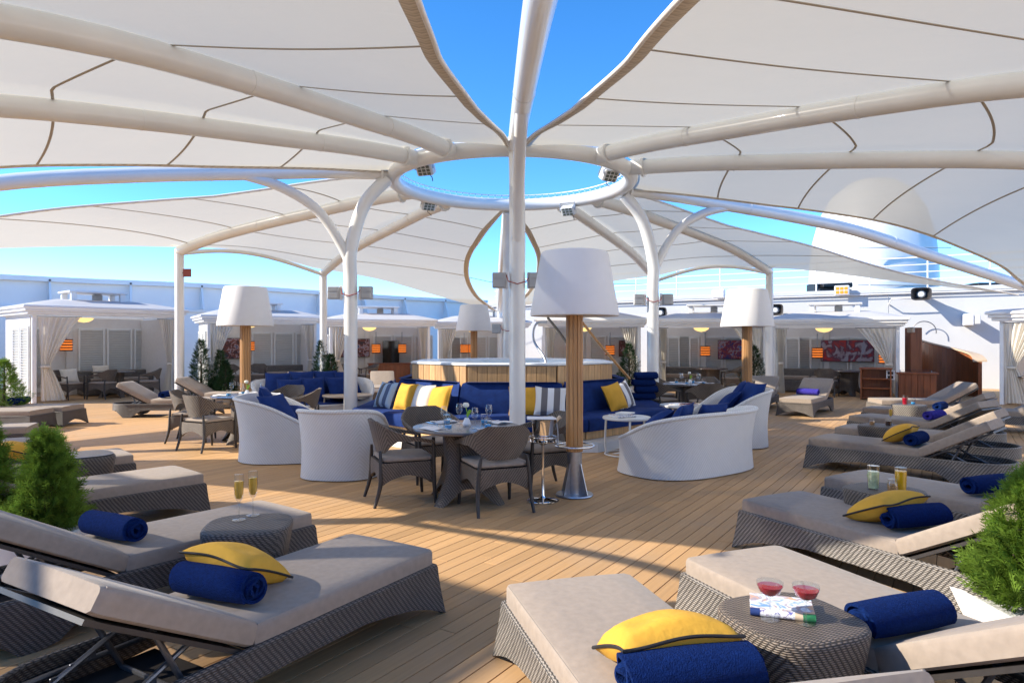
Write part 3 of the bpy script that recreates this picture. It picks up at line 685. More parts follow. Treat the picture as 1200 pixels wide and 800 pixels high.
def curtain(parent_pt, rz, h, w_top, w_tie, lab, side=1, ztie=1.0, m='curtain'):
    """gathered curtain hanging from parent_pt (eave corner, at floor level), tied back"""
    root = tag(empty('curtain', parent_pt, rz), lab, 'curtain', 'curtains tied back at the cabana corners')
    def wd(z):
        if z > ztie: t = (z - ztie) / (h - ztie); return w_tie + (w_top - w_tie) * t ** 1.15
        t = (ztie - z) / ztie; return w_tie + (w_top * .62 - w_tie) * t ** .8
    def sh(z):
        if z > ztie: t = (z - ztie) / (h - ztie); return 0 if t > 1 else .06 * (1 - t)
        return .06
    vs = []; NX, NZ = 60, 18
    for j in range(NZ + 1):
        z = .06 + (h - .06) * j / NZ; w = wd(z)
        for i in range(NX + 1):
            u = i / NX; am = .05 * (.45 + .55 * min(1, w / w_top)) ; vs.append((side * (sh(z) + u * w), am * math.sin(u * PI * 2 * 6.5) * (.8 + .3 * math.sin(9 * u + j * .2)), z))
    fs = [(j * (NX + 1) + i, j * (NX + 1) + i + 1, (j + 1) * (NX + 1) + i + 1, (j + 1) * (NX + 1) + i) for j in range(NZ) for i in range(NX)]
    MB().add(vs, fs).build('cloth', m, root, smooth=180)
    MB().lathe([(w_tie * .56, -.03), (w_tie * .6, 0), (w_tie * .56, .03)], 16, (side * (.06 + w_tie / 2), 0, ztie), 1, .55).build('tie', 'cream', root)
    MB().tube([(side * -.03, 0, h + .02), (side * (w_top + .05), 0, h + .02)], .012, 6).build('curtain_rod', 'steel', root)
CAB = []
def cabana(p0, p1, eave, depth, lab, nsh=3, side_sh=(2, 0), vent=True, fcol=None):
    p0 = Vector((*p0, 0)); p1 = Vector((*p1, 0)); d = (p1 - p0); Wd = d.length; rz = math.atan2(d.y, d.x)
    root = tag(empty('cabana', p0, rz), lab, 'cabana', 'white cabanas with louvred walls round the deck')
    D = depth; H = eave
    def P(name, mb, m, par=None, sm=None): return mb.build(name, m, par or root, smooth=sm)
    P('back_wall', MB().box((Wd / 2, D + .04, H / 2), (Wd, .08, H - .004), .004), 'wall')
    for x in (.04, Wd - .04): P('side_wall', MB().box((x, D / 2 + .12, H / 2 - .01), (.07, D - .25, H - .03), .004), 'wall')
    for x in (.05, Wd - .05): P('corner_post', MB().box((x, .05, H / 2), (.1, .1, H - .006), .012), 'white')
    P('pilaster', MB().box((Wd * .42, D - .05, H / 2 - .02), (.16, .1, H - .05), .01), 'wall')
    # stepped fascia
    o = .10
    for i, (zz, hh, oo) in enumerate(((H + .035, .07, .0), (H + .115, .075, .06), (H + .195, .07, .11))):
        b = MB(); b.box((Wd / 2, -o - oo, zz), (Wd + 2 * (o + oo) + .06, .06, hh), .012); b.box((Wd / 2, D + .1 + o + oo, zz), (Wd + 2 * (o + oo) + .06, .06, hh), .012)
        for sx in (-1, 1): b.box((Wd / 2 + sx * (Wd / 2 + o + oo), D / 2 + .05, zz), (.055, D + .1 + 2 * (o + oo) - .07, hh - .003), .012)
        P('fascia', b, 'white')
    # low hipped canvas roof, slightly domed
    zb, rise = H + .232, .24; e = o + .13; rings = []
    for t in (0, .15, .35, .6, .85, 1.0):
        k = 1 - t * .82; zz = zb + rise * (1 - (1 - t) ** 1.15)
        cx, cy = Wd / 2, D / 2 + .05; hx, hy = (Wd / 2 + e) - t * (min(Wd, D) / 2 * .82), (D / 2 + .05 + e) * k
        ring = []
        for (sx, sy) in ((-1, -1), (1, -1), (1, 1), (-1, 1)):
            ring.append(Vector((cx + sx * hx, cy + sy * hy, zz)))
        full = []
        for q in range(4):
            for s in range(6): full.append(ring[q].lerp(ring[(q + 1) % 4], s / 6))
        rings.append(full)
    P('roof', MB().loft(rings, cap0=False), 'roof', sm=25)
    for k in (1, 2, 3): P('ceiling_batten', MB().box((Wd * k / 4, D / 2, H + .1), (.05, D - .1, .06), .006), 'white')
    if vent:
        vx, vy, vz = Wd / 2, D / 2 + .05, zb + rise
        v = P('roof_vent', MB().box((vx, vy, vz + .22), (1.5, 1.1, .05), .012), 'white')
        for sx in (-1, 1):
            for sy in (-1, 1): P('vent_leg', MB().box((vx + sx * .62, vy + sy * .42, vz + .08), (.14, .14, .23), .01), 'white', v)
        P('vent_motor', MB().box((vx + .1, vy, vz + .08), (.22, .22, .2), .02), 'blinds', v)
    w = .72; z0 = .12; hs = H - .42
    for i in range(nsh): shutter(root, Wd * .5 + .32 + i * (w + .06) if nsh == 3 and Wd > 3.4 else Wd / 2 + (i - (nsh - 1) / 2) * (w + .05), D - .004, z0, w, hs)
    if Wd > 3.2 and nsh == 3: shutter(root, .55, D - .004, z0, .8, hs)
    # left side wall, both faces
    for i in range(side_sh[0]):
        shutter(root, .0, .55 + i * .82, z0, .74, hs, R(-90), out=-1); shutter(root, .08, .55 + i * .82, z0, .74, hs, R(90), out=-1)
    for i in range(side_sh[1]):
        shutter(root, Wd - .08, .55 + i * .82, z0, .74, hs, R(-90), out=-1)
    for sx in (.5,):
        P('ceiling_lamp', MB().lathe([(.0, -.13), (.13, -.105), (.22, -.05), (.25, 0)], 20, (Wd * sx - .3, D * .45, H - .036)), 'dome', sm=60)
    info = dict(p0=p0, rz=rz, W=Wd, D=D, H=H, x=d.normalized(), y=Vector((-d.normalized().y, d.normalized().x, 0))); CAB.append(info)
    return info
def inc(i, x, y, z=0):
    c = CAB[i]; p = c['p0'] + c['x'] * x + c['y'] * y; return Vector((p.x, p.y, z))
cabana((-12.3, 17.5), (-9.9, 20.2), 2.30, 2.6, 'nearest cabana on the left, with its ivory curtain by the shrub')
cabana((-10.0, 22.4), (-6.95, 24.3), 2.24, 1.9, 'second cabana from the left, behind the left lamp')
cabana((-6.2, 23.2), (-2.9, 24.2), 2.14, 2.4, 'third cabana from the left, with dark television inside')
cabana((-2.75, 25.6), (.5, 26.0), 2.12, 2.2, 'cabana in the middle behind the small lamp', side_sh=(0, 0))
cabana((1.0, 22.4), (4.1, 21.8), 2.10, 2.4, 'cabana behind the hot tub and the nearest lamp', side_sh=(1, 1))
cabana((4.6, 21.8), (7.75, 20.8), 2.08, 2.4, 'cabana with the blue painting, right of the right forked post', side_sh=(1, 1))
cabana((7.86, 20.62), (10.85, 19.1), 2.04, 2.4, 'cabana with the wide red painting on its back wall', side_sh=(1, 0))
cabana((12.35, 17.3), (14.3, 14.4), 2.12, 2.4, 'cabana at the right edge with striped shadowed curtain', side_sh=(0, 0))

def cur(ci, at, lab, side, wt=.55, tie=.13, m='curtain', zt=.95):
    c = CAB[ci]; x = .12 if side > 0 else c['W'] - .12; p = inc(ci, x, at); curtain(p, c['rz'], c['H'] - .07, wt, tie, lab, side, zt, m)
cur(0, -.03, 'ivory curtain at the near corner of the leftmost cabana', 1, .95, .2)
cur(0, -.03, 'shaded beige curtain beside the left outer post', -1, .42)
cur(1, -.03, 'ivory curtain left of the left lamp pole', 1, .7, .15); cur(1, -.03, 'beige curtain at the right end of the second cabana', -1, .4)
cur(2, -.03, 'ivory curtain just left of the left forked post', 1, .7, .15); cur(2, -.03, 'thin curtain at the right end of the television cabana', -1, .3)
cur(3, -.03, 'white curtain left of the small lamp', 1, .6)
cur(4, -.03, 'beige curtain at the left end of the cabana behind the tub', 1, .35); cur(4, -.03, 'pale curtain at the right end of the cabana behind the tub', -1, .5)
cur(5, -.03, 'pale curtain left of the blue painting cabana opening', 1, .22); cur(5, -.03, 'white curtain hanging left of the right lamp pole', -1, .85, .16)
cur(6, -.03, 'thin white curtain just right of the right lamp pole', 1, .3); cur(6, -.03, 'white curtain at the corner beside the red wood box', -1, .95, .16)
cur(7, -.03, 'striped shadowed curtain at the right edge of the picture', 1, .9, .2)

def hang(ci, x, y, z, name, lab, cat, fn, group=None):
    c = CAB[ci]; root = tag(empty(name, inc(ci, x, y, z), c['rz']), lab, cat, group); fn(root); return root
def lantern(root):
    MB().lathe([(.02, .62), (.02, .15)], 8).build('hanging_rod', 'steel', root)
    b = MB()
    for z in (-.16, -.08, 0, .08, .15): b.lathe([(.165, z - .018), (.172, z), (.165, z + .018)], 20)
    b.build('hoop', 'lantd', root, smooth=40)
    MB().lathe([(.15, -.165), (.155, 0), (.15, .155)], 20).build('lit_shade', 'lant', root, smooth=60)
for ci, x, lab in [(0, 1.35, 'lit orange lantern in the leftmost cabana'), (1, 1.62, 'lit orange lantern just right of the left lamp pole'), (2, 1.75, 'lit orange lantern left of the television'), (2, 2.72, 'lit orange lantern right of the television'),
                   (3, 1.05, 'lit orange lantern right of the small lamp pole, left of the pair'), (3, 1.38, 'lit orange lantern right of the small lamp pole, right of the pair'), (4, .75, 'lit orange lantern left of the nearest lamp pole'), (4, 2.1, 'lit orange lantern right of the nearest lamp pole'),
                   (5, 1.45, 'lit orange lantern left of the blue painting'), (6, 1.15, 'lit orange lantern left of the wide red painting')]:
    c = CAB[ci]; hang(ci, x, c['D'] - .42, c['H'] - .80, 'lantern', lab, 'lantern', lantern, 'orange lanterns hanging in the cabanas')
hang(6, CAB[6]['W'] - .35, .5, CAB[6]['H'] - .9, 'lantern', 'lit orange lantern half behind the white corner curtain', 'lantern', lantern, 'orange lanterns hanging in the cabanas')
def art(w, h, m):
    def f(root):
        MB().box((0, -.02, 0), (w, .035, h), .004).build('canvas', m, root, smooth=None); MB().box((0, .004, 0), (w + .03, .012, h + .03), .003).build('frame', 'dark', root, smooth=None)
    return f
for ci, x, z, w, h, m, lab in [(1, 1.0, 1.35, .95, .72, 'art1', 'dark abstract painting left of the left lamp pole'), (2, .9, 1.36, 1.25, .66, 'art1', 'dark abstract painting beside the left forked post'),
                               (5, 2.35, 1.32, .96, .62, 'art2', 'blue and red abstract painting left of the right lamp'), (6, 2.0, 1.30, 1.5, .66, 'art3', 'wide red and grey abstract painting in the right cabana'), (4, 2.62, 1.35, .42, .55, 'art4', 'small brown painting right of the nearest lamp pole')]:
    c = CAB[ci]; hang(ci, x, c['D'] - .16, z, 'painting', lab, 'painting', art(w, h, m), 'abstract paintings hung in the cabanas')
def tv(root):
    MB().box((0, 0, 0), (.62, .05, .95), .01).build('screen', 'screen', root); MB().box((0, .05, -.55), (.12, .08, .3), .01).build('stand', 'dark', root)
hang(2, 2.3, CAB[2]['D'] - .45, 1.15, 'television', 'dark tall television screen in the third cabana', 'television', tv)
def cabinet(w, d, h):
    def f(root):
        MB().box((0, 0, h / 2), (w, d, h - .06), .01).build('body', 'mahog', root); MB().box((0, 0, h - .02), (w + .06, d + .06, .04), .008).build('top', 'mahog', root)
        for s in (-1, 1): MB().box((s * w / 4, -d / 2 - .008, h / 2 - .01), (w / 2 - .04, .02, h - .16), .006).build('door', 'mahog', root)
    return f
hang(2, 2.2, CAB[2]['D'] - .7, 0, 'sideboard', 'long red wood sideboard under the television', 'sideboard', cabinet(1.5, .45, .8))

# ------------------------------------------------------------------ curved wooden screen, box, bookcase
cs = tag(empty('curved_screen', (11.85, 20.4, 0)), 'curved red wood screen wall with pale cap, stepping down to the right', 'screen')
path = spl([(-.15, -.45, 0), (.15, .05, 0), (.75, .28, 0), (1.35, .1, 0), (1.65, -.45, 0), (1.45, -1.0, 0)], 5)
def chh(i): return lerp([(0, 1.78), (6, 1.66), (15, 1.38), (25, 1.02)], i)
for i in range(len(path) - 1):
    a, c = path[i], path[i + 1]; d = (c - a).normalized(); o = Vector((-d.y, d.x, 0)) * .05; a2 = a + d * .004; c2 = c - d * .004
    z0, z1 = chh(i), chh(i + 1)
    MB().add([a2 + o, c2 + o, c2 - o, a2 - o, a2 + o + Vector((0, 0, z0)), c2 + o + Vector((0, 0, z1)), c2 - o + Vector((0, 0, z1)), a2 - o + Vector((0, 0, z0))],
             [(0, 1, 5, 4), (1, 2, 6, 5), (2, 3, 7, 6), (3, 0, 4, 7), (4, 5, 6, 7), (3, 2, 1, 0)]).build('board', 'mahog', cs, smooth=None)
rings = []
for i, p in enumerate(path):
    d = path[min(i + 1, len(path) - 1)] - path[max(i - 1, 0)]; d.normalize(); o = Vector((-d.y, d.x, 0)); w = lerp([(0, .07), (14, .09), (25, .17)], i); z = chh(i) + .003
    rings.append([p - o * w + Vector((0, 0, z)), p + o * w + Vector((0, 0, z)), p + o * w + Vector((0, 0, z + .045)), p - o * w + Vector((0, 0, z + .045))])
MB().loft(rings).build('cap', 'trim', cs, smooth=40)
MB().box((-.22, -.62, 1.0), (.34, .3, 2.0), .015).build('end_post', 'mahog', cs)
MB().box((-.36, -.74, 1.93), (.1, .26, .16), .02).build('shower_lamp', 'trim', cs)
wb = tag(empty('wood_box', (11.25, 19.0, 0), R(-25)), 'red wood towel box with glass top beside the white curtain', 'towel box')
for i in range(6): MB().box((-.375 + .15 * i, -.3, .36), (.146, .03, .68), .004).build('board', 'mahog', wb)
MB().box((0, .02, .36), (.9, .60, .68), .01).build('body', 'mahog', wb); MB().box((0, 0, .725), (1.0, .74, .045), .008).build('top', 'mahog', wb)
MB().box((0, .1, .80), (.8, .4, .012), .003).build('glass_shelf', 'glass', wb)
for s in (-1, 1): MB().tube([(s * .38, .1, .748), (s * .38, .1, .794)], .012, 6).build('peg', 'steel', wb)
bc = tag(empty('bookcase', (10.05, 18.85, 0), R(-30)), 'open red wood bookcase with three shelves in front of the right cabana', 'bookcase')
for s in (-1, 1): MB().box((s * .36, 0, .42), (.035, .42, .84), .005).build('side_panel', 'mahog', bc)
for z in (.05, .32, .58): MB().box((0, 0, z), (.683, .40, .03), .004).build('shelf', 'mahog', bc)
MB().box((0, 0, .86), (.8, .46, .04), .008).build('top', 'mahog', bc); MB().box((0, .195, .42), (.683, .02, .8), .003).build('back_panel', 'mahog', bc)
cd = tag(empty('notice_card', (10.30, 18.58, .60), R(-30)), 'white notice card with two dark panels on the bookcase', 'card')
MB().box((0, 0, .09), (.2, .012, .26), .002).build('card', 'napkin', cd, smooth=None)
for z in (.03, .14): MB().box((0, -.008, z), (.14, .006, .08), .001).build('print', 'dark', cd, smooth=None)
sg = tag(empty('wall_sign', (-8.02, 16.75, CAMZ + 80 / 800 * 16.8)), 'small red brown sign on the left outer post', 'sign'); 
MB().box((.06, -.02, 0), (.2, .02, .2), .01).build('plate', 'sign', sg); MB().tube([(-.1, 0, 0), (.06, 0, 0)], .014, 6).build('bracket', 'alu', sg)

# ------------------------------------------------------------------ sun loungers
def rrect(cx, cy, lx, ly, r, n=5):
    out = []
    for (sx, sy, a0) in ((1, -1, -90), (1, 1, 0), (-1, 1, 90), (-1, -1, 180)):
        for k in range(n + 1):
            a = R(a0 + 90 * k / n); out.append((cx + sx * (lx / 2 - r) + r * math.cos(a), cy + sy * (ly / 2 - r) + r * math.sin(a)))
    return out
def cushion(sec, W_, T=.105, e=.02, nseg=1):
    """sec: list of (x, z_bottom, nx, nz) stations; lofted rounded slab along x"""
    rings = []
    for i, (x, z, nx, nz, k) in enumerate(sec):
        w = W_ / 2 - (1 - k) * .02; t = T * (.82 + .18 * k); z0 = (T - t) / 2
        prof = [(-w, z0 + e * .6), (-w, z0 + t * .5), (-w, z0 + t - e), (-w + e * .35, z0 + t - e * .3), (-w + e, z0 + t), (-w * .5, z0 + t + .006 * k), (0, z0 + t + .008 * k), (w * .5, z0 + t + .006 * k), (w - e, z0 + t), (w - e * .35, z0 + t - e * .3), (w, z0 + t - e), (w, z0 + t * .5), (w, z0 + e * .6), (w - e, z0), (0, z0), (-w + e, z0)]
        rings.append([Vector((x + nx * h, y, z + nz * h)) for y, h in prof])
    return rings
LW = .68; HX = .74; FT = .272
def make_lounger(wm):
    root = empty('sun_lounger')
    # woven apron: loop in plan, squared foot, round head
    loop = []; hw = LW / 2 + .015
    fx = 2.015; hd = .0
    seg = []
    for k in range(11): seg.append((fx, -hw + 2 * hw * k / 10))
    for k in range(1, 21): seg.append((fx - (fx - .22) * k / 20, hw))
    for k in range(1, 13): a = R(90 + 180 * k / 12); seg.append((.22 + .34 * math.cos(a), hw * math.sin(a)))
    for k in range(1, 20): seg.append((.22 + (fx - .22) * k / 20, -hw))
    n = len(seg); rings = []
    for i, (x, y) in enumerate(seg):
        p = Vector((x, y, 0)); d = Vector((*seg[(i + 1) % n], 0)) - Vector((*seg[i - 1], 0)); d.normalize(); o = Vector((d.y, -d.x, 0))
        dist = min(abs(x - fx) + abs(abs(y) - hw), 9)
        zb = .150
        if dist < .62: t = dist / .62; zb = .150 * min(1, max(0, (t - .07) / .93)) ** .42
        hdist = abs(x - .30) if abs(y) > hw * .9 else 9
        if hdist < .09: zb = 0.0
        elif hdist < .30: zb = .150 * ((hdist - .09) / .21) ** .6
        leg = max(0, 1 - dist / .35) if dist < .35 else 0
        fl = .035 * leg + .012
        col = []
        for q in range(6):
            z = zb + (FT - zb) * q / 5; ex = fl * max(0, 1 - z / FT) ** 1.3
            col.append(p + o * ex + Vector((0, 0, z)))
        for q in range(5, -1, -1):
            z = zb + (FT - zb) * q / 5; ex = fl * max(0, 1 - z / FT) ** 1.3
            col.append(p + o * (ex - .032) + Vector((0, 0, z)))
        rings.append(col)
    rings.append(rings[0])
    MB().loft(rings, closed=True, cap0=False, cap1=False).build('woven_apron', wm, root, smooth=45)
    rim = [(x - (.016 if True else 0) * 0, y, FT + .004) for x, y in seg]
    MB().tube([(1.0 + (x - 1.0) * .988, y * .955, FT + .002) for x, y in seg], .018, 8, closed=True).build('rim', wm, root, smooth=60)
    b = MB()
    for k in range(14): b.box((HX + .06 + k * .088, 0, FT - .03), (.06, LW - .06, .016), .004)
    tag(b.build('seat_slats', 'darkin', root), kind='stuff')
    b = MB(); b.box((.36, 0, .142), (.66, LW - .05, .014), .004); b.build('tray', 'darkin', root)
    for s in (-1, 1): MB().tube([(1.9, s * .31, .24), (.1, s * .29, .22)], .013, 8).build('side_rail', 'alu', root)
    # seat cushion
    st = [(HX + .005, FT + .002, 0, 1, .55), (HX + .03, FT + .002, 0, 1, .95), (HX + .3, FT + .002, 0, 1, 1), (1.4, FT + .002, 0, 1, 1), (1.96, FT + .002, 0, 1, .97), (1.995, FT + .002, 0, 1, .5)]
    seat = MB().loft(cushion(st, LW)).build('seat_cushion', 'taupe', root, smooth=50)
    pp = [(1.995, -LW / 2 + .012, FT + .112), (HX + .02, -LW / 2 + .008, FT + .116)]
    for s in (-1, 1): MB().tube([(HX + .02, s * (LW / 2 - .012), FT + .099), (1.965, s * (LW / 2 - .012), FT + .099)], .0055, 6).build('piping', 'taupe2', seat)
    # back cushion: straight to a bend then a little flatter towards the head
    a1, a2 = R(29), R(29); x0, z0 = HX - .012, FT + .006
    st = []
    for (L, k) in ((0, .5), (.03, .95), (.25, 1), (.5, 1), (.66, 1), (.72, .96), (.75, .85), (.768, .45)):
        if L <= .6: x, z, a = x0 - L * math.cos(a1), z0 + L * math.sin(a1), a1
        else: x, z, a = x0 - .6 * math.cos(a1) - (L - .6) * math.cos(a2), z0 + .6 * math.sin(a1) + (L - .6) * math.sin(a2), a2
        st.append((x, z, math.sin(a), math.cos(a), k))
    back = MB().loft([list(reversed(r)) for r in cushion(st, LW)]).build('back_cushion', 'taupe', root, smooth=50)
    for s in (-1, 1):
        MB().tube([(x + nx * .099, s * (LW / 2 - .014), z + nz * .099) for x, z, nx, nz, k in st[1:-1]], .0055, 6).build('piping', 'taupe2', back)
    fp = [Vector((x - nx * .014, 0, z - nz * .014)) for x, z, nx, nz, k in st]
    rings = []
    for p, (x, z, nx, nz, k) in zip(fp, st):
        w = LW / 2 - .02; u = Vector((nx, 0, nz)); rings.append([p + Vector((0, -w, 0)), p + Vector((0, w, 0)), p + Vector((0, w, 0)) - u * .02, p + Vector((0, -w, 0)) - u * .02])
    MB().loft(rings).build('back_frame', 'dark', root, smooth=30)
    # ratchet struts
    px, pz = x0 - .46 * math.cos(a1), z0 + .52 * math.sin(a1) - .03
    px2, pz2 = x0 - .24 * math.cos(a1), z0 + .24 * math.sin(a1) - .03
    for s in (-1, 1):
        MB().tube([(px, s * .25, pz), (.50, s * .25, .155)], .013, 8).build('strut', 'alu', root)
        MB().tube([(px2, s * .22, pz2), (.10, s * .22, .165)], .012, 8).build('ratchet_bar', 'alu', root)
        b = MB()
        for k in range(4): b.box((.13 + .075 * k, s * .22, .19 + .028 * k), (.03, .012, .035), .003)
        tag(b.build('ratchet_teeth', 'alu', root), kind='stuff')
    MB().tube([(.50, -.25, .155), (.50, .25, .155)], .013, 8).build('cross_bar', 'alu', root)
    return root
PROTO_L = {}
LG = {}
def lounger(key, foot, ang, label, wm='wick', group='sun loungers fanned out round the deck'):
    d = Vector((math.cos(R(ang)), math.sin(R(ang)), 0)); loc = Vector((*foot, 0)) - d * 2.0
    if wm not in PROTO_L: o = make_lounger(wm); PROTO_L[wm] = o
    else: o = copy_tree(PROTO_L[wm])
    o.location = loc; o.rotation_euler = (0, 0, R(ang)); tag(o, label, 'sun lounger', group); LG[key] = (loc, R(ang)); return o
def onl(key, x, y, z):
    loc, a = LG[key]; return Vector((loc.x + x * math.cos(a) - y * math.sin(a), loc.y + x * math.sin(a) + y * math.cos(a), z))
lounger('L1', (-.75, 4.2), 59, 'taupe lounger nearest on the left, carrying navy towel and yellow cushion')
lounger('L2', (-1.69, 5.09), 52, 'second taupe lounger on the left, behind the table with champagne glasses')
lounger('L3', (-3.1, 6.55), 48, 'third lounger on the left, with bare patch of sun on its seat')
lounger('L4', (-4.31, 7.63), 42, 'fourth lounger on the left, beside the blue reflecting table')
lounger('L5', (-5.75, 8.65), 32, 'lounger behind the front left shrub, its foot end beside the shrub top')
lounger('L6', (-7.05, 10.05), 22, 'lounger with short sunlit foot end at the left edge, above the shrub')
lounger('L7', (-8.5, 12.35), 2, 'lounger at the left edge, front one of a close pair')
lounger('L8', (-8.42, 13.12), 0, 'lounger at the left edge, rear one of a close pair')
lounger('L9', (-6.4, 14.8), 5, 'lounger in front of the leftmost cabana, with navy towel and raised back')
lounger('L10', (-6.05, 16.5), 0, 'lounger by the left outer post, behind the wicker chairs')
lounger('L11', (-5.55, 17.6), -75, 'tan backed lounger behind the left navy cushions, nearer the left lamp')
lounger('L12', (-4.9, 17.7), -75, 'tan backed lounger behind the left navy cushions, nearer the forked post')
lounger('L13', (-3.4, 18.1), -78, 'tan backed lounger just left of the hot tub')
lounger('K1', (3.1, 16.3), -105, 'lounger with navy towel between the hot tub and the right forked post')
lounger('K2', (5.4, 15.5), -120, 'lounger whose tan back shows right of the right lamp pole')
lounger('K3', (6.05, 14.6), -128, 'lounger with violet towel facing the camera before the right cabana')
lounger('R1', (4.0, 8.9), 134, 'lounger with yellow cushion and oval open head end on the right', 'wickg')
lounger('R2', (4.85, 10.0), 134, 'lounger right behind the one with oval open head end', 'wickg')
lounger('R3', (5.85, 11.5), 124, 'lounger on the right with bright violet towel end', 'wickg')
lounger('R4', (6.75, 12.9), 132, 'lounger on the right with dark navy towel end by red drink', 'wickg')
lounger('R5', (7.75, 14.6), 176, 'farthest right lounger, back raised before the curved wood screen', 'wickg')
lounger('R6', (7.9, 12.75), 152, 'lounger at the right edge with high tan back, below the rightmost cabana', 'wickg')
lounger('F0', (3.1, 6.37), 124, 'lounger on the right under the lemon and orange drinks table', 'wickg')
lounger('F1', (2.08, 5.47), 118, 'lounger on the right with yellow cushion beside the navy roll and shrub', 'wickg')
lounger('F2', (1.29, 4.0), 112, 'front right lounger reaching behind the table with red drinks', 'wickg')
lounger('F3', (.29, 3.54), 105, 'front middle lounger with big yellow cushion at the bottom edge', 'wickg')

# ------------------------------------------------------------------ cushions, towels
def pillow_mesh(w, h, t, mname, pipe=None, name='scatter_cushion', seed=0):
    root = empty(name); N = 16; rr = random.Random(seed)
    dents = [(rr.uniform(-.6, .6), rr.uniform(-.6, .6), rr.uniform(.25, .5), rr.uniform(-.16, .1)) for _ in range(5)]
    def pt(u, v, s):
        x = w / 2 * u * (1 - .085 * (1 - v * v)) ; y = h / 2 * v * (1 - .085 * (1 - u * u))
        q = max(0, (1 - u ** 2)) ** .5 * max(0, (1 - v ** 2)) ** .5
        dz = sum(a * math.exp(-((u - a0) ** 2 + (v - b0) ** 2) / (c * c)) for a0, b0, c, a in dents)
        wr = .02 * math.sin(9 * u + 3 * v + seed) * (u * u + v * v) * .5
        return (x, y, s * t / 2 * q ** .8 * (1 + (dz + wr if s > 0 else 0)) + .012 * math.sin(3 * u + seed) * (v * v))
    vs = []; fs = []
    for s in (1, -1):
        k = len(vs)
        for i in range(N + 1):
            for j in range(N + 1): vs.append(pt(-1 + 2 * i / N, -1 + 2 * j / N, s))
        for i in range(N):
            for j in range(N):
                f = (k + i * (N + 1) + j, k + (i + 1) * (N + 1) + j, k + (i + 1) * (N + 1) + j + 1, k + i * (N + 1) + j + 1); fs.append(f if s > 0 else f[::-1])
    MB().add(vs, fs).build('cover', mname, root, smooth=180)
    ed = [pt(-1 + 2 * i / N, -1, 1) for i in range(N)] + [pt(1, -1 + 2 * i / N, 1) for i in range(N)] + [pt(1 - 2 * i / N, 1, 1) for i in range(N)] + [pt(-1, 1 - 2 * i / N, 1) for i in range(N)]
    MB().tube(ed, .0085 if pipe == 'black' else .006, 6, closed=True).build('piping', pipe or mname, root, smooth=60)
    return root
PP = {}
def pillow(kind, loc, rot, label, group=None, seed=None, scale=1):
    spec = {'yellow': (.56, .46, .25, 'yellow', 'black'), 'yellow2': (.48, .46, .17, 'yellow', None), 'navy': (.56, .50, .20, 'navyc', 'navyp'), 'sg': (.48, .46, .16, 'stripeg', None), 'sb': (.48, .46, .17, 'stripeb', None), 'sc': (.48, .46, .16, 'stripec', None), 'sn': (.46, .42, .16, 'stripen', None), 'cream': (.46, .40, .14, 'cream', None)}[kind]
    if seed is None: seed = 0
    key = (kind, seed)
    if key not in PP: o = pillow_mesh(*spec, seed=seed); PP[key] = o
    else: o = copy_tree(PP[key])
    o.location = loc; o.rotation_euler = tuple(R(a) for a in rot); o.scale = (scale,) * 3
    return tag(o, label, 'cushion', group)
def towel_mesh(mname, L=.44, r=.070):
    root = empty('rolled_towel'); TN = 3.6; N = 88; th = .0145; vs = []; fs = []
    NL = 10
    for j in range(NL + 1):
        y = -L / 2 + L * j / NL; edge = 1 - .04 * (abs(2 * j / NL - 1) ** 4)
        for k in range(N + 1):
            t = k / N; a = t * TN * 2 * PI; q = (.012 + (r - .012) * t) * edge
            wob = 1 + .025 * math.sin(a * 2 + y * 9) * t + .012 * math.sin(y * 25 + a)
            yo = (.012 * math.sin(a * 1.3) + .02 * (1 - t) * (-1 if y < 0 else 1) * .4) if j in (0, NL) else 0
            for s in (0, 1):
                rr = q * wob + (th if s else 0); z = rr * math.sin(a)
                vs.append((rr * math.cos(a) * 1.06, y + yo, z * .95))
    W2 = 2 * (N + 1)
    for j in range(NL):
        for k in range(N):
            a = j * W2 + 2 * k; b_ = a + W2
            fs += [(a + 1, a + 3, b_ + 3, b_ + 1), (a, b_, b_ + 2, a + 2)]
    for j, fl in ((0, 0), (NL, 1)):
        for k in range(N):
            a = j * W2 + 2 * k; f = (a, a + 2, a + 3, a + 1); fs.append(f[::-1] if fl == 0 else f)
    for j in range(NL): a = j * W2 + 2 * N; fs.append((a, a + W2, a + W2 + 1, a + 1))
    MB().add(vs, fs).build('rolled_cloth', mname, root, smooth=50)
    return root
TP = {}
def towel(loc, rz, label, m='navy', group='rolled towels on the loungers', scale=1, spin=0):
    if m not in TP: o = towel_mesh(m); TP[m] = o
    else: o = copy_tree(TP[m])
    o.location = loc; o.rotation_euler = (0, 0, rz); o.scale = (scale,) * 3
    return tag(o, label, 'towel', group)
ST = .385
def ltowel(key, x, y, label, m='navy', da=0, scale=1): return towel(onl(key, x, y, ST + .080 * scale), LG[key][1] + R(da), label, m, scale=scale)
ltowel('L1', .83, .04, 'navy rolled towel on the nearest left lounger, against yellow cushion', da=8, scale=1.0)
ltowel('L2', .83, .06, 'navy rolled towel on the second left lounger', da=10)
ltowel('L4', .92, .1, 'navy rolled towel half hidden behind the front left shrub')
ltowel('L9', .95, .0, 'navy rolled towel on the lounger before the leftmost cabana')
ltowel('L8', .95, .0, 'small navy roll at the left edge, by the far left shrub')
ltowel('F3', .76, .0, 'navy rolled towel at the bottom edge, beside the big yellow cushion', da=-4, scale=1.08)
ltowel('F2', .81, .13, 'navy rolled towel right of the red drinks table', da=-3, scale=1.0)
ltowel('F1', .84, .0, 'navy rolled towel left of the front right shrub, touching yellow cushion', da=-12)
ltowel('F0', .84, -.05, 'navy rolled towel right of the lemon and orange drinks', da=-14)
ltowel('R1', .84, .1, 'navy rolled towel under the yellow cushion on the right lounger')
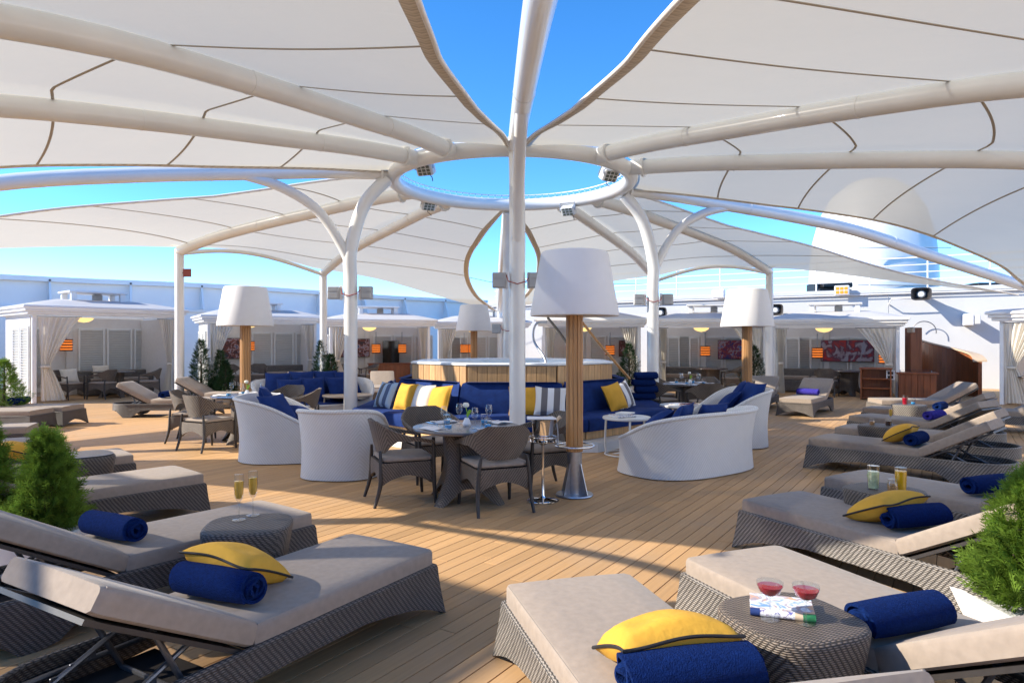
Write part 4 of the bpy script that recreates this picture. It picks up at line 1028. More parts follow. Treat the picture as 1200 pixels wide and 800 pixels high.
ltowel('R3', .82, .0, 'bright violet rolled towel showing its spiral end', 'violet')
ltowel('R4', .82, .0, 'dark navy rolled towel behind the violet one', da=4)
ltowel('K3', .98, .0, 'violet towel laid on the lounger facing the camera', 'violet')
ltowel('K1', .95, .0, 'navy towel on the lounger by the right forked post')
YG = 'plump yellow cushions with dark piping on the loungers'
def lpillow(key, x, y, z, tilt, spin, label, seed=1, scale=.76, roll=0):
    """tilt lifts the side towards the head; spin turns it on the seat"""
    o = pillow('yellow', onl(key, x, y, z), (0, 0, 0), label, YG, seed, scale)
    o.rotation_euler = (Matrix.Rotation(LG[key][1], 4, 'Z') @ Matrix.Rotation(R(tilt), 4, 'Y') @ Matrix.Rotation(R(roll), 4, 'X') @ Matrix.Rotation(R(90 + spin), 4, 'Z')).to_euler(); return o
lpillow('L1', 1.00, .12, ST + .11, 24, 10, 'yellow cushion on the nearest left lounger', 1)
lpillow('F3', .945, .0, ST + .115, 22, -4, 'big yellow cushion on the front middle lounger', 2, .80)
lpillow('F1', 1.02, .03, ST + .11, 24, -6, 'yellow cushion on the right lounger left of the shrub', 3)
lpillow('R1', 1.02, .05, ST + .125, 30, 4, 'yellow cushion on the lounger with oval open head', 1)
lpillow('L4', 1.02, -.1, ST + .11, 22, 0, 'yellow cushion behind the front left shrub', 2)

# ------------------------------------------------------------------ woven side tables
def make_side_table(m, glossy=False):
    root = empty('side_table'); H = .5; rings = []
    def ring(hs, z, e=3.2):
        out = []
        for k in range(40):
            a = 2 * PI * k / 40 + PI / 4; c, s_ = math.cos(a), math.sin(a)
            q = (abs(c) ** e + abs(s_) ** e) ** (-1 / e); out.append(Vector((hs * q * c, hs * q * s_, z)))
        return out
    for hs, z in ((.165, .02), (.185, .10), (.205, .2), (.225, .3), (.243, .4), (.252, .465), (.252, .482), (.246, .495), (.23, .5)): rings.append(ring(hs, z))
    MB().loft(rings, cap1=True).build('woven_body', m, root, smooth=50)
    if glossy: MB().loft([ring(.235, .502), ring(.235, .51)]).build('glass_top', 'tglass', root, smooth=40)
    MB().loft([ring(.15, .0), ring(.15, .022)]).build('plinth', 'dark', root, smooth=40)
    return root
STB = {}
def side_table(p, rz, label, m='wickt', glossy=False):
    k = (m, glossy)
    if k not in STB: o = make_side_table(m, glossy); STB[k] = o
    else: o = copy_tree(STB[k])
    o.location = (p[0], p[1], 0); o.rotation_euler = (0, 0, R(rz)); return tag(o, label, 'side table', 'woven side tables between the loungers')
side_table((1.125, 2.75), 20, 'woven side table holding two red drinks on books', 'wickt')
side_table((-1.60, 4.14), 10, 'dark woven side table holding two champagne flutes', 'wick')
side_table((2.78, 5.10), 30, 'woven side table holding lemon water, nuts and orange juice', 'wickt')
side_table((-4.15, 6.62), 45, 'dark side table with blue reflecting glass top on the left', 'wick', True)
side_table((4.85, 8.98), 42, 'woven side table behind the yellow cushion, with dark drink', 'wickt')
side_table((6.95, 11.95), 40, 'pale woven side table with red drink on the far right', 'wickg')

# ------------------------------------------------------------------ dining chairs and tables
def make_chair(seat_m='taupe'):
    root = empty('dining_chair')                                    # faces +x
    # back shell sweeping into the arms
    st = []
    for k in range(25):
        t = -1 + 2 * k / 24; a = PI + t * R(112); u = abs(t)
        x = .03 + .285 * math.cos(a) * (1 + .25 * max(0, u - .55)); y = -.30 * math.sin(a) * (1 if u < .75 else 1)
        if u > .72: x = -.015 + (u - .72) / .28 * .27 ; y = math.copysign(.295, y)
        top = .83 - .012 * (1 - u) - .20 * max(0, (u - .28) / .72) ** .75; bot = .50 + .13 * min(1, max(0, (u - .30) / .28)) ** .8
        bot = min(bot, top - .035); st.append((x, y, top, bot))
    rings = []
    for i, (x, y, top, bot) in enumerate(st):
        a = st[min(i + 1, 24)]; c = st[max(i - 1, 0)]; d = Vector((a[0] - c[0], a[1] - c[1], 0)).normalized(); o = Vector((d.y, -d.x, 0))
        if o.dot(Vector((x - .05, y, 0))) < 0: o = -o
        flare = .085; rr = []
        for q in range(6):
            z = bot + (top - bot) * q / 5; rr.append(Vector((x, y, z)) + o * (flare * (z - .5) / .33))
        for q in range(5, -1, -1):
            z = bot + (top - bot) * q / 5; rr.append(Vector((x, y, z)) + o * (flare * (z - .5) / .33 - .022))
        rings.append(rr)
    MB().loft(rings).build('back_shell', 'wickt', root, smooth=50)
    # seat apron with arches
    seg = rrect(0, 0, .54, .54, .05, 3); pts = []
    m_ = len(seg)
    for i in range(m_):
        a, c = seg[i], seg[(i + 1) % m_]; L = math.hypot(c[0] - a[0], c[1] - a[1]); q = max(1, int(L / .045))
        for k in range(q): pts.append((a[0] + (c[0] - a[0]) * k / q, a[1] + (c[1] - a[1]) * k / q))
    rings = []
    for x, y in pts:
        dc = min(abs(abs(x) - .27), abs(.27 - abs(x))) + abs(.27 - abs(y)); s_ = min(1, max(0, (dc - .03) / .24)); zb = .20 + .10 * s_ ** .5; k = 1 + .03 * 0; rings.append([Vector((x, y, zb)), Vector((x * 1.01, y * 1.01, (zb + .42) / 2)), Vector((x, y, .42)), Vector((x * .93, y * .93, .42)), Vector((x * .93, y * .93, zb))])
    rings.append(rings[0]); MB().loft(rings, cap0=False, cap1=False).build('seat_apron', 'wickt', root, smooth=50)
    MB().box((0, 0, .405), (.5, .5, .022), .005).build('seat_board', 'darkin', root)
    r2 = []
    for hs, z in ((.235, .424), (.255, .434), (.26, .452), (.25, .468), (.2, .478), (.1, .482)): r2.append([Vector((x, y, z)) for x, y in rrect(.015, 0, hs * 2, hs * 2, .05, 4)])
    MB().loft(r2).build('seat_cushion', seat_m, root, smooth=60)
    for sx in (-1, 1):
        for sy in (-1, 1):
            if sx > 0: pp, rr = [(.255, sy * .285, .655), (.262, sy * .272, .42), (.268, sy * .265, .2), (.282, sy * .268, 0)], [.016, .02, .021, .015]
            else: pp, rr = [(-.262, sy * .225, .54), (-.26, sy * .245, .42), (-.268, sy * .262, .2), (-.325, sy * .275, 0)], [.014, .019, .021, .015]
            MB().tube(spl(pp, 3), [lerp([(0, rr[0]), (3, rr[1]), (6, rr[2]), (9, rr[3])], i) for i in range(10)], 9).build('leg', 'dark', root, smooth=50)
    return root
CHP = None
def chair(x, y, rz, label, group='brown woven armchairs at the tables'):
    global CHP
    if CHP is None: CHP = make_chair(); o = CHP
    else: o = copy_tree(CHP)
    o.location = (x, y, 0); o.rotation_euler = (0, 0, R(rz)); return tag(o, label, 'chair', group)
def make_table():
    root = empty('dining_table')
    MB().lathe([(.0, .70), (.5, .70), (.545, .71), (.55, .725), (.545, .738), (.52, .742), (0, .742)], 56).build('table_top', 'ttop', root, smooth=35)
    rings = []; base = rrect(0, 0, 2, 2, .35, 5); pts = []
    for i in range(len(base)):
        a, c = base[i], base[(i + 1) % len(base)]; L = math.hypot(c[0] - a[0], c[1] - a[1]); q = max(1, int(L / .12))
        for k in range(q): pts.append((a[0] + (c[0] - a[0]) * k / q, a[1] + (c[1] - a[1]) * k / q))
    for x, y in pts:
        cn = min(1, max(0, (min(abs(x), abs(y)) - .1) / .62)); zb = .15 * (1 - cn ** 2.2); col = []
        for q in range(10):
            z = zb + (.70 - zb) * (q / 9) ** 1.25; hs = .215 + .14 * max(0, 1 - z / .42) ** 1.8 * (.5 + .5 * cn) + .03 * (z / .7) ** 3; col.append(Vector((x * hs, y * hs, z)))
        rings.append(col)
    rings.append(rings[0]); MB().loft(rings, closed=False).build('woven_base', 'wickt', root, smooth=60)
    MB().lathe([(.19, .16), (.19, .68)], 24).build('inner_core', 'darkin', root, smooth=60)
    return root
DT = {}
tp = None
for key, x, y, rz, lab in [('D1', -.46, 6.95, 10, 'nearest round dining table, set with blue tumblers and a flower'), ('D2', -4.25, 10.95, 30, 'round dining table before the left lamp pole, set with glasses'), ('D3', 3.65, 14.0, 0, 'round dining table right of the right forked post, laid with white cloths')]:
    if tp is None: tp = make_table(); o = tp
    else: o = copy_tree(tp)
    o.location = (x, y, 0); o.rotation_euler = (0, 0, R(rz)); tag(o, lab, 'dining table', 'round woven dining tables'); DT[key] = (x, y)
for x, y, rz, lab in [(-1.12, 6.92, 22, 'woven armchair left of the nearest dining table'), (-.17, 6.58, 112, 'woven armchair in front of the nearest dining table, back to camera'), (.33, 7.45, 205, 'woven armchair right of the nearest table, behind the champagne stand'), (-.95, 7.98, -62, 'woven armchair behind the nearest table, before the yellow cushions'),
                      (-4.52, 10.15, 62, 'woven armchair in front of the left set table, back to camera'), (-5.15, 11.0, 8, 'woven armchair at the left end of the left set table'), (-3.5, 11.3, 190, 'woven armchair between the left set table and navy cushions'), (-4.0, 12.0, -110, 'woven armchair behind the left lamp pole'),
                      (3.7, 13.05, 92, 'woven armchair before the right set table, back to camera'), (2.95, 13.6, 35, 'woven armchair at the left of the right set table'), (4.55, 13.75, 165, 'woven armchair at the right of the right set table'), (3.2, 14.9, -60, 'woven armchair behind the right set table, left one'), (4.2, 14.95, -115, 'woven armchair behind the right set table, right one')]:
    chair(x, y, rz, lab)
# cabana furniture
def cab_table(p, lab):
    o = copy_tree(tp); o.location = (p.x, p.y, 0); o.rotation_euler = (0, 0, rnd.random()); tag(o, lab, 'dining table', 'round tables inside the cabanas')
def make_sofa(w=1.9):
    root = empty('wicker_sofa')
    MB().box((0, 0, .2), (w, .75, .36), .03).build('base', 'wickg', root); MB().box((0, .32, .55), (w, .14, .36), .04).build('back_rest', 'wickg', root)
    for s in (-1, 1): MB().box((s * (w / 2 - .075), -.04, .48), (.15, .62, .22), .04).build('arm_rest', 'wickg', root)
    for s in (-1, 1): MB().box((s * w / 4 * .84, -.06, .44), (w / 2 - .17, .6, .13), .035).build('seat_cushion', 'taupe', root)
    return root
sfp = None
for ci, x, y, lab in [(0, 2.6, 1.9, 'grey wicker sofa inside the leftmost cabana'), (1, 2.9, 1.3, 'grey wicker sofa inside the second cabana from the left'), (5, .95, 1.6, 'grey wicker sofa inside the blue painting cabana'), (6, .95, 1.6, 'grey wicker sofa inside the wide red painting cabana'), (3, 2.6, 1.5, 'grey wicker sofa inside the middle cabana')]:
    if sfp is None: sfp = make_sofa(); o = sfp
    else: o = copy_tree(sfp)
    p = inc(ci, x, y); o.location = p; o.rotation_euler = (0, 0, CAB[ci]['rz']); tag(o, lab, 'sofa', 'grey wicker sofas in the cabanas')
for ci, x, y, rz, lab in [(0, 1.0, .75, -60, 'dark woven armchair just right of the ivory curtain at left'), (0, 1.75, .35, 120, 'dark woven armchair before the leftmost cabana sofa'), (0, 2.9, .2, 160, 'dark woven armchair at the right side of the leftmost cabana'),
                          (1, .8, .6, -90, 'dark woven armchair inside the second cabana, left one'), (1, 1.7, .6, -110, 'dark woven armchair inside the second cabana, right one'), (2, .7, .4, -50, 'dark woven armchair in the television cabana, left one'), (2, 1.35, .2, 200, 'dark woven armchair in the television cabana, right one'),
                          (5, 2.3, .35, 190, 'dark woven armchair below the blue painting'), (6, 2.75, .3, 185, 'dark woven armchair with pale seat left of the bookcase'), (6, 1.5, .0, 80, 'dark woven armchair left in the wide red painting cabana')]:
    p = inc(ci, x, y); chair(p.x, p.y, math.degrees(CAB[ci]['rz']) + rz, lab, 'dark armchairs in the cabanas')
for ci, x, y, lab in [(0, 2.2, .9, 'round dark table inside the leftmost cabana'), (5, 1.65, .7, 'round dark table inside the blue painting cabana'), (6, 2.05, .65, 'round dark table inside the wide red painting cabana'), (7, .9, .2, 'dark table top at the right edge by the striped curtain')]: cab_table(inc(ci, x, y), lab)
pillow('cream', inc(0, 1.05, .80, .66), (70, 0, 60), 'cream cushion on the left armchair of the leftmost cabana', 'cream cushions in the cabanas')
pillow('cream', inc(0, 2.2, 1.95, .70), (65, 0, 50), 'cream cushion on the leftmost cabana sofa', 'cream cushions in the cabanas')
pillow('cream', inc(6, 2.9, .32, .66), (70, 0, -120), 'pale cushion on the armchair left of the bookcase', 'cream cushions in the cabanas')

# ------------------------------------------------------------------ white woven tub sofas
def make_shell(Wd, D, hb=.82, ha=.46, hf=.32, seed=0, tilt=0.0):
    """back towards -x; tilt lowers the +y side of the sweep"""
    root = empty('tub_sofa'); N = 72; rings = []
    def plan(a, k=1, e=2.7):
        c, s = math.cos(a), math.sin(a); q = (abs(c) ** e + abs(s) ** e) ** (-1 / e); return Vector((D / 2 * k * q * c, Wd / 2 * k * q * s, 0))
    def hh(a):
        u = (1 - math.cos(a + tilt)) / 2                       # 0 front, 1 back
        return hf + (hb - hf) * (3 * u ** 1.5 - 2 * u ** 2.4) if u < 1 else hb
    for i in range(N):
        a = 2 * PI * i / N; h = hh(a); col = []
        for q in range(9):
            t = q / 8; z = h * t; k = 1 - .015 + .035 * (1 - t) ** 3 * 1.0 + .13 * max(0, (z - .25) / .6) ** 1.6; p = plan(a, k); p.z = z + .012; col.append(p)
        p = plan(a, col and (1 - .015 + .13 * max(0, (h - .25) / .6) ** 1.6) - .03); p.z = h + .022; col.append(p)
        for q in range(8, 2, -1):
            t = q / 8; z = h * t; k = 1 - .075 + .13 * max(0, (z - .25) / .6) ** 1.6; p = plan(a, k); p.z = z + .012; col.append(p)
        rings.append(col)
    rings.append(rings[0]); MB().loft(rings, closed=False).build('woven_shell', 'wickw', root, smooth=60)
    top = [plan(2 * PI * i / N, 1 - .03 + .13 * max(0, (hh(2 * PI * i / N) - .25) / .6) ** 1.6) + Vector((0, 0, hh(2 * PI * i / N) + .012)) for i in range(N)]
    MB().tube(top, .026, 8, closed=True).build('rolled_edge', 'wickw', root, smooth=60)
    MB().loft([[plan(2 * PI * i / 40, .94) + Vector((0, 0, .0)) for i in range(40)], [plan(2 * PI * i / 40, .94) + Vector((0, 0, .03)) for i in range(40)]]).build('plinth', 'dark', root, smooth=40)
    MB().loft([[plan(2 * PI * i / 40, .91) + Vector((0, 0, .12)) for i in range(40)], [plan(2 * PI * i / 40, .915) + Vector((0, 0, .22)) for i in range(40)]]).build('seat_base', 'wickw', root, smooth=40)
    MB().loft([[plan(2 * PI * i / 40, k) + Vector((.01, 0, z)) for i in range(40)] for k, z in ((.88, .222), (.905, .25), (.905, .34), (.88, .37), (.6, .38), (.1, .382))]).build('seat_cushion', 'navyc', root, smooth=60)
    return root
TS = {}
def tub_sofa(key, c, face, Wd, D, label, **kw):
    o = make_shell(Wd, D, **kw); o.location = (c[0], c[1], 0); o.rotation_euler = (0, 0, R(face)); TS[key] = (c, face, Wd, D); return tag(o, label, 'sofa', 'white woven tub sofas with navy cushions')
def ontub(key, x, y, z):
    c, f, w, d = TS[key]; f = R(f); return Vector((c[0] + x * math.cos(f) - y * math.sin(f), c[1] + x * math.sin(f) + y * math.cos(f), z))
tub_sofa('S1', (-3.10, 9.5), 8, 1.3, 1.25, 'white tub sofa left of its twin, high back at its left end', hb=.82, hf=.33)
tub_sofa('S2', (-2.03, 8.33), 84, .94, 1.10, 'white tub sofa nearest on the left, seen square from behind', hb=.785)
tub_sofa('S3', (2.2, 8.62), 126, 1.85, 1.2, 'wide white tub sofa on the right, back to camera with navy cushions', hb=.73, hf=.36, tilt=-.3)
tub_sofa('S4', (3.38, 10.75), 182, 1.3, 1.1, 'white tub sofa behind the wide one, by the right lamp pole', hb=.84)
tub_sofa('S5', (-4.0, 13.9), -62, 2.3, 1.2, 'far white tub sofa heaped with navy cushions behind the forked post', hb=.80)
NG = 'navy cushions heaped on the white tub sofas'
def tp_(key, x, y, z, rot, lab, seed=0, kind='navy', s=1): return pillow(kind, ontub(key, x, y, z), (rot[0], rot[1], TS[key][1] + rot[2]), lab, NG, seed, s)
tp_('S1', -.30, .22, .72, (0, 62, 10), 'navy cushion standing at the back of the left tub sofa', 0)
tp_('S1', -.08, -.28, .64, (0, 58, -30), 'navy cushion leaning low in the left tub sofa', 1)
tp_('S1', .22, .25, .52, (20, 20, 40), 'navy cushion lying at the open end of the left tub sofa', 2)
tp_('S3', -.30, .52, .62, (0, 62, 25), 'navy cushion at the low left end of the wide white sofa', 0)
tp_('S3', -.34, .02, .60, (0, 66, 0), 'navy cushion low along the back of the wide white sofa', 1)
tp_('S3', .1, .48, .56, (15, 40, 60), 'navy cushion lying behind the low end of the wide white sofa', 2)
tp_('S4', -.26, .24, .72, (0, 60, 12), 'navy cushion standing left in the sofa by the right lamp', 0)
tp_('S4', -.28, -.26, .72, (0, 62, -14), 'navy cushion standing right in the sofa by the right lamp', 1)
tp_('S4', .02, .02, .60, (10, 48, 0), 'navy cushion in front in the sofa by the right lamp', 2)
for i, (x, y, z, rz) in enumerate([(-.34, .75, .72, 14), (-.38, .3, .74, 0), (-.36, -.2, .74, -6), (-.30, -.7, .72, -16), (-.08, .5, .62, 10), (-.06, -.05, .62, -4), (-.05, -.5, .6, -12)]):
    tp_('S5', x, y, z, (0, 60, rz), 'navy cushion heaped in the far tub sofa behind the forked post', i % 3)

# ------------------------------------------------------------------ hot tub with wood cladding and navy banquette
TC = Vector((0, 12.8, 0))
tub = tag(empty('hot_tub', TC), 'raised octagonal hot tub clad in pale upright boards', 'hot tub')
TR = 1.9
def octp(r, k, z, rot=22.5): a = R(-90 - rot + 45 * k); return Vector((r * math.cos(a), r * math.sin(a), z))
for k in range(8):
    a, c = octp(TR, k, 0), octp(TR, k + 1, 0); d = (c - a); L = d.length; d.normalize(); o = Vector((d.y, -d.x, 0)); nb = 9; w = (L - .02) / nb; rz = math.atan2(d.y, d.x)
    for i in range(nb):
        p = a + d * (.01 + w * (i + .5)) - o * .0; q = MB(); q.box((0, 0, 0), (w - .006, .03, 1.198), .004); q.build('board', 'oak', tub, smooth=None, loc=(p.x, p.y, .603), rz=rz)
MB().loft([[octp(TR - .03, k, z) for k in range(8)] for z in (.02, 1.19)], cap0=False, cap1=False).build('inner_wall', 'caulk', tub, smooth=None)
prof = [(TR + .02, 1.206), (TR + .035, 1.21), (TR + .04, 1.228), (TR + .025, 1.248), (TR - .10, 1.252), (TR - .32, 1.25), (TR - .40, 1.22), (TR - .46, .9), (TR - .6, .5), (.2, .45)]
MB().loft([[octp(r, k, z) for k in range(8)] for r, z in prof], cap0=False).build('tub_shell', 'tubw', tub, smooth=30)
MB().loft([[octp(TR - .43, k, 1.13) for k in range(8)], [octp(.1, k, 1.135) for k in range(8)]], cap0=False).build('water', 'water', tub, smooth=None)
for (a0, h) in ((-62, .0), (-118, .0)): pass
bq = tag(empty('banquette', TC), 'navy upholstered octagonal banquette wrapped round the hot tub', 'banquette')
def trap(r0, r1, k, z0, z1, gap=.012, rt0=None, rt1=None, e=.03):
    """upholstered block on side k between octagon radii"""
    rt0 = r0 if rt0 is None else rt0; rt1 = r1 if rt1 is None else rt1
    def corners(ra, rb, z, sh):
        A, B_ = octp(ra, k, z), octp(ra, k + 1, z); C_, D_ = octp(rb, k + 1, z), octp(rb, k, z)
        d = (B_ - A).normalized(); o = Vector((d.y, -d.x, 0)); g = gap + sh
        pts = [A + d * g + o * sh, B_ - d * g + o * sh, C_ - d * g - o * sh, D_ + d * g - o * sh]; out = []
        for q in range(4):
            for s in range(4): out.append(pts[q].lerp(pts[(q + 1) % 4], s / 4))
        return out
    def mixr(a, c, t): return a + (c - a) * t
    rr = []
    for t, sh in ((0, e), (.02, e * .4), (.10, 0), (.5, -.006), (.90, 0), (.97, e * .4), (1, e), (1.0, e * 3)):
        rr.append(corners(mixr(r0, rt0, t), mixr(r1, rt1, t), mixr(z0, z1, t) + (.012 if sh > e * 2 else 0), sh))
    return MB().loft(rr)
f8 = 1 / math.cos(R(22.5))
for k in range(8):
    if k in (4,): continue
    trap(1.96 * f8, 2.74 * f8, k, .26, .46).build('seat_cushion', 'navyc', bq, smooth=45)
    trap(1.80 * f8 + .14, 2.10 * f8, k, .44, .94, .02, rt0=1.80 * f8 + .14, rt1=1.94 * f8 + .04).build('back_cushion', 'navyc', bq, smooth=45)
    A, B_ = octp(2.64 * f8, k, 0), octp(2.64 * f8, k + 1, 0); d = (B_ - A); L = d.length; d.normalize(); o = Vector((d.y, -d.x, 0)); rz = math.atan2(d.y, d.x); mid = (A + B_) / 2
    MB().box((0, 0, 0), (L - .02, .03, .115), .004).build('wood_panel', 'mahog' if False else 'oak', bq, smooth=None, loc=(mid.x, mid.y, .195), rz=rz)
    ci_ = octp(1.9, k, .13)
    MB().loft([[octp(1.95, k, z), octp(1.95, k + 1, z), octp(2.98 * f8, k + 1, z), octp(2.98 * f8, k, z)] for z in (.003, .135)]).build('plinth', 'tubw', bq, smooth=None)
def oncush(k, t, r, z, lift=0):
    A, B_ = octp(r * f8, k, z), octp(r * f8, k + 1, z); p = A.lerp(B_, t) + TC; return p
BG = 'scatter cushions along the navy banquette'
def bpil(kind, k, t, lab, seed=0, spin=0, lean=68, r=2.30, z=.685):
    # side k outward direction
    a = -90 + 45 * k; p = oncush(k, t, r, z); o = pillow(kind, p, (0, 0, 0), lab, BG, seed)
    Rm = Matrix.Rotation(R(a), 4, 'Z') @ Matrix.Rotation(R(lean), 4, 'Y') @ Matrix.Rotation(R(90 + spin), 4, 'Z'); o.rotation_euler = Rm.to_euler(); return o
bpil('yellow2', 7, .40, 'yellow cushion on the left of the banquette, beside the cream striped one', 0)
bpil('sc', 7, .64, 'cream and white striped cushion between two yellow ones', 0)
bpil('yellow2', 7, .86, 'yellow cushion behind the armchair back, right of the cream stripes', 1, 6)
bpil('sb', 7, .10, 'blue and grey striped cushion at the left end of the banquette', 0, 0, 66)
bpil('sn', 6, .50, 'navy and white patterned cushion at the far left end of the banquette', 0, 0, 70)
bpil('yellow2', 0, .60, 'yellow cushion just right of the nearest post', 2)
bpil('sg', 0, .80, 'grey and white striped cushion right of the nearest post', 0, -4, 66, 2.36)
bpil('yellow2', 1, .55, 'yellow cushion right of the nearest lamp pole', 0, 8)
bpil('sg', 1, .74, 'striped cushion peeping out behind the right yellow cushion', 1, 10, 70, 2.22)
for i in range(4):
    towel((2.55 + .05 * (i % 2), 13.25, .54 + .132 * i), R(100), 'navy rolled towel in the stack at the right end of the banquette', 'navy', 'stack of navy towels by the tub', 1.0)
def handrail(pts, lab, r=.02, m='steel'):
    o = MB().tube(spl(pts, 6), r, 10).build('handrail', m, None, smooth=60); tag(o, lab, 'handrail', 'handrails of the hot tub steps')
handrail([(.62, 12.1, 1.95), (.42, 12.0, 1.9), (.38, 11.9, 1.62), (.56, 11.6, 1.3), (.60, 11.5, 1.0), (.60, 11.4, .5)], 'curved steel handrail left of the nearest lamp pole')
handrail([(.62, 11.9, 2.02), (.86, 11.8, 1.7), (1.12, 11.7, 1.3), (1.2, 11.65, 1.1)], 'slanted dark handrail behind the left side of the nearest lamp pole', .022, 'dark')
handrail([(1.12, 11.6, 2.02), (1.45, 11.7, 1.62), (1.82, 11.8, 1.2), (2.05, 11.9, .95)], 'slanted brown handrail right of the nearest lamp pole', .022, 'teak')

# ------------------------------------------------------------------ giant standing lamps
def lamp(x, y, label, ring=True, s=1.0):
    root = tag(empty('giant_lamp', (x, y, 0)), label, 'giant lamp', 'giant standing lamps with white shades on slatted wood poles'); n = 12
    for k in range(n):
        a = 2 * PI * k / n; MB().box((0, 0, 0), (.026, .0385, 1.62), .005).build('slat', 'teak', root, smooth=None, loc=(.074 * math.cos(a), .074 * math.sin(a), 1.27), rz=a)
    MB().lathe([(.062, .02), (.062, 2.2)], 20).build('core_tube', 'steel', root, smooth=60)
    MB().lathe([(.19, .004), (.195, .012), (.19, .024), (.075, .026), (.075, .47), (.068, .475)], 32).build('base_sleeve', 'steel', root, smooth=30)
    for k in range(4):
        a = PI / 4 + PI / 2 * k; c, s_ = math.cos(a), math.sin(a); t = Vector((-s_, c, 0)) * .005
        prof = [(.07, .026), (.175, .026), (.165, .06), (.085, .34), (.07, .34)]; vs = [Vector((c * r, s_ * r, z)) + t * q for q in (-1, 1) for r, z in prof]
        MB().add(vs, [(0, 1, 2, 3, 4), (9, 8, 7, 6, 5)] + [(i, 5 + i, 5 + (i + 1) % 5, (i + 1) % 5) for i in range(5)]).build('gusset', 'steel', root, smooth=None)
    MB().lathe([(.335, 1.87), (.455, 1.865), (.46, 1.885), (.352, 2.50), (.335, 2.525), (.30, 2.532), (0, 2.535)], 56).build('shade', 'shade', root, smooth=40)
    MB().lathe([(.0, 1.99), (.44, 1.97)], 40).build('diffuser', 'shade', root, smooth=40)
    for k in range(4):
        a = PI / 4 + PI / 2 * k; MB().tube([(.08 * math.cos(a), .08 * math.sin(a), 1.9), (.45 * math.cos(a), .45 * math.sin(a), 1.885)], .008, 6).build('spoke', 'steel', root)
    if ring:
        MB().tube([(.20 * math.cos(2 * PI * k / 36), .20 * math.sin(2 * PI * k / 36), .52) for k in range(36)], .012, 8, closed=True).build('drinks_ring', 'chrome', root, smooth=60)
        for k in range(4):
            a = PI / 2 * k + .3; MB().tube([(.06 * math.cos(a), .06 * math.sin(a), .52), (.2 * math.cos(a), .2 * math.sin(a), .52)], .008, 6).build('ring_spoke', 'chrome', root)
lamp(.65, 7.1, 'giant lamp nearest the camera, right of the dining table')
lamp(-4.55, 11.65, 'giant lamp on the left, behind the set table')
lamp(4.2, 12.2, 'giant lamp on the right, its white shade half in shadow')
lamp(-.97, 17.4, 'small looking far giant lamp behind the hot tub')

# ------------------------------------------------------------------ coffee tables, champagne stand
def coffee(x, y, r, h, label, top='ctop', leg='ctop', n=3):
    root = tag(empty('coffee_table', (x, y, 0)), label, 'coffee table', 'low pale tables among the sofas')
    MB().lathe([(0, h - .035), (r - .01, h - .035), (r, h - .02), (r - .006, h), (0, h)], 40).build('table_top', top, root, smooth=35)
    for k in range(n):
        a = 2 * PI * k / n + .5; MB().tube(spl([(r * .92 * math.cos(a), r * .92 * math.sin(a), h - .036), (r * .92 * math.cos(a), r * .92 * math.sin(a), .02), (r * .3 * math.cos(a), r * .3 * math.sin(a), .014)], 6), .016, 8).build('leg', leg, root, smooth=50)
    MB().tube([(r * .9 * math.cos(2 * PI * k / 30), r * .9 * math.sin(2 * PI * k / 30), .015) for k in range(30)], .012, 8, closed=True).build('foot_ring', leg, root, smooth=60)
coffee(1.62, 9.65, .34, .54, 'pale round coffee table with books left of the wide white sofa')
coffee(3.0, 11.9, .42, .5, 'round coffee table with red book behind the wide white sofa', 'ctop', 'dark')
coffee(-3.35, 13.9, .5, .52, 'cream round low table behind the left forked post', 'trim', 'trim', 4)
coffee(-2.9, 15.6, .45, .5, 'small cream low table farther behind the left forked post', 'trim', 'trim', 4)
def book(loc, rz, w, d, h, label, cover='cover', group='books and magazines on the tables', spine='spine'):
    root = tag(empty('book', loc, R(rz)), label, 'book', group)
    MB().box((0, 0, h / 2), (w - .012, d - .01, h - .006), .001).build('pages', 'paper', root, smooth=None)
    MB().box((0, 0, .0025), (w, d, .004), .001).build('back_cover', cover, root, smooth=None); MB().box((0, 0, h - .0015), (w, d, .004), .001).build('front_cover', cover, root, smooth=None)
    sp = MB().tube([(-w / 2, -d / 2, h / 2), (w / 2, -d / 2, h / 2)], h / 2, 12).build('spine', spine, root, smooth=60)
    return root
bk = book((1.10, 2.79, .502), -18, .24, .17, .03, 'blue and cream picture book lying under the two red drinks')
MB().tube([(.075, -.085, .015), (.121, -.085, .015)], .0158, 12).build('spine_band', 'green', bk, smooth=60)
MB().tube([(.045, -.085, .015), (.074, -.085, .015)], .0157, 12).build('spine_band', 'trim', bk, smooth=60)
MB().tube([(-.121, -.085, .015), (-.085, -.085, .015)], .0157, 12).build('spine_band', 'navyp', bk, smooth=60)
book((1.55, 9.62, .541), 25, .30, .24, .03, 'magazines on the coffee table left of the wide white sofa'); book((1.60, 9.68, .575), 60, .24, .2, .02, 'open white book on top of the magazines', 'paper')
book((3.05, 11.75, .501), 15, .28, .2, .03, 'red covered book on the coffee table behind the white sofa', 'red'); book((2.86, 11.98, .501), 70, .26, .2, .014, 'grey magazine on the coffee table behind the white sofa')
cst = tag(empty('champagne_stand', (.31, 6.85, 0)), 'chrome champagne bucket on its tall stand beside the nearest lamp', 'champagne stand')
MB().lathe([(.155, .0), (.16, .01), (.13, .022), (.03, .035), (.016, .06), (.014, .30), (.014, .56), (.05, .58), (.10, .59), (.14, .595), (.145, .605), (.0, .606)], 32).build('stand', 'chrome', cst, smooth=40)
MB().lathe([(.085, .608), (.098, .62), (.112, .80), (.122, .825), (.115, .825), (.104, .80), (.09, .63)], 32).build('bucket', 'chrome', cst, smooth=40)
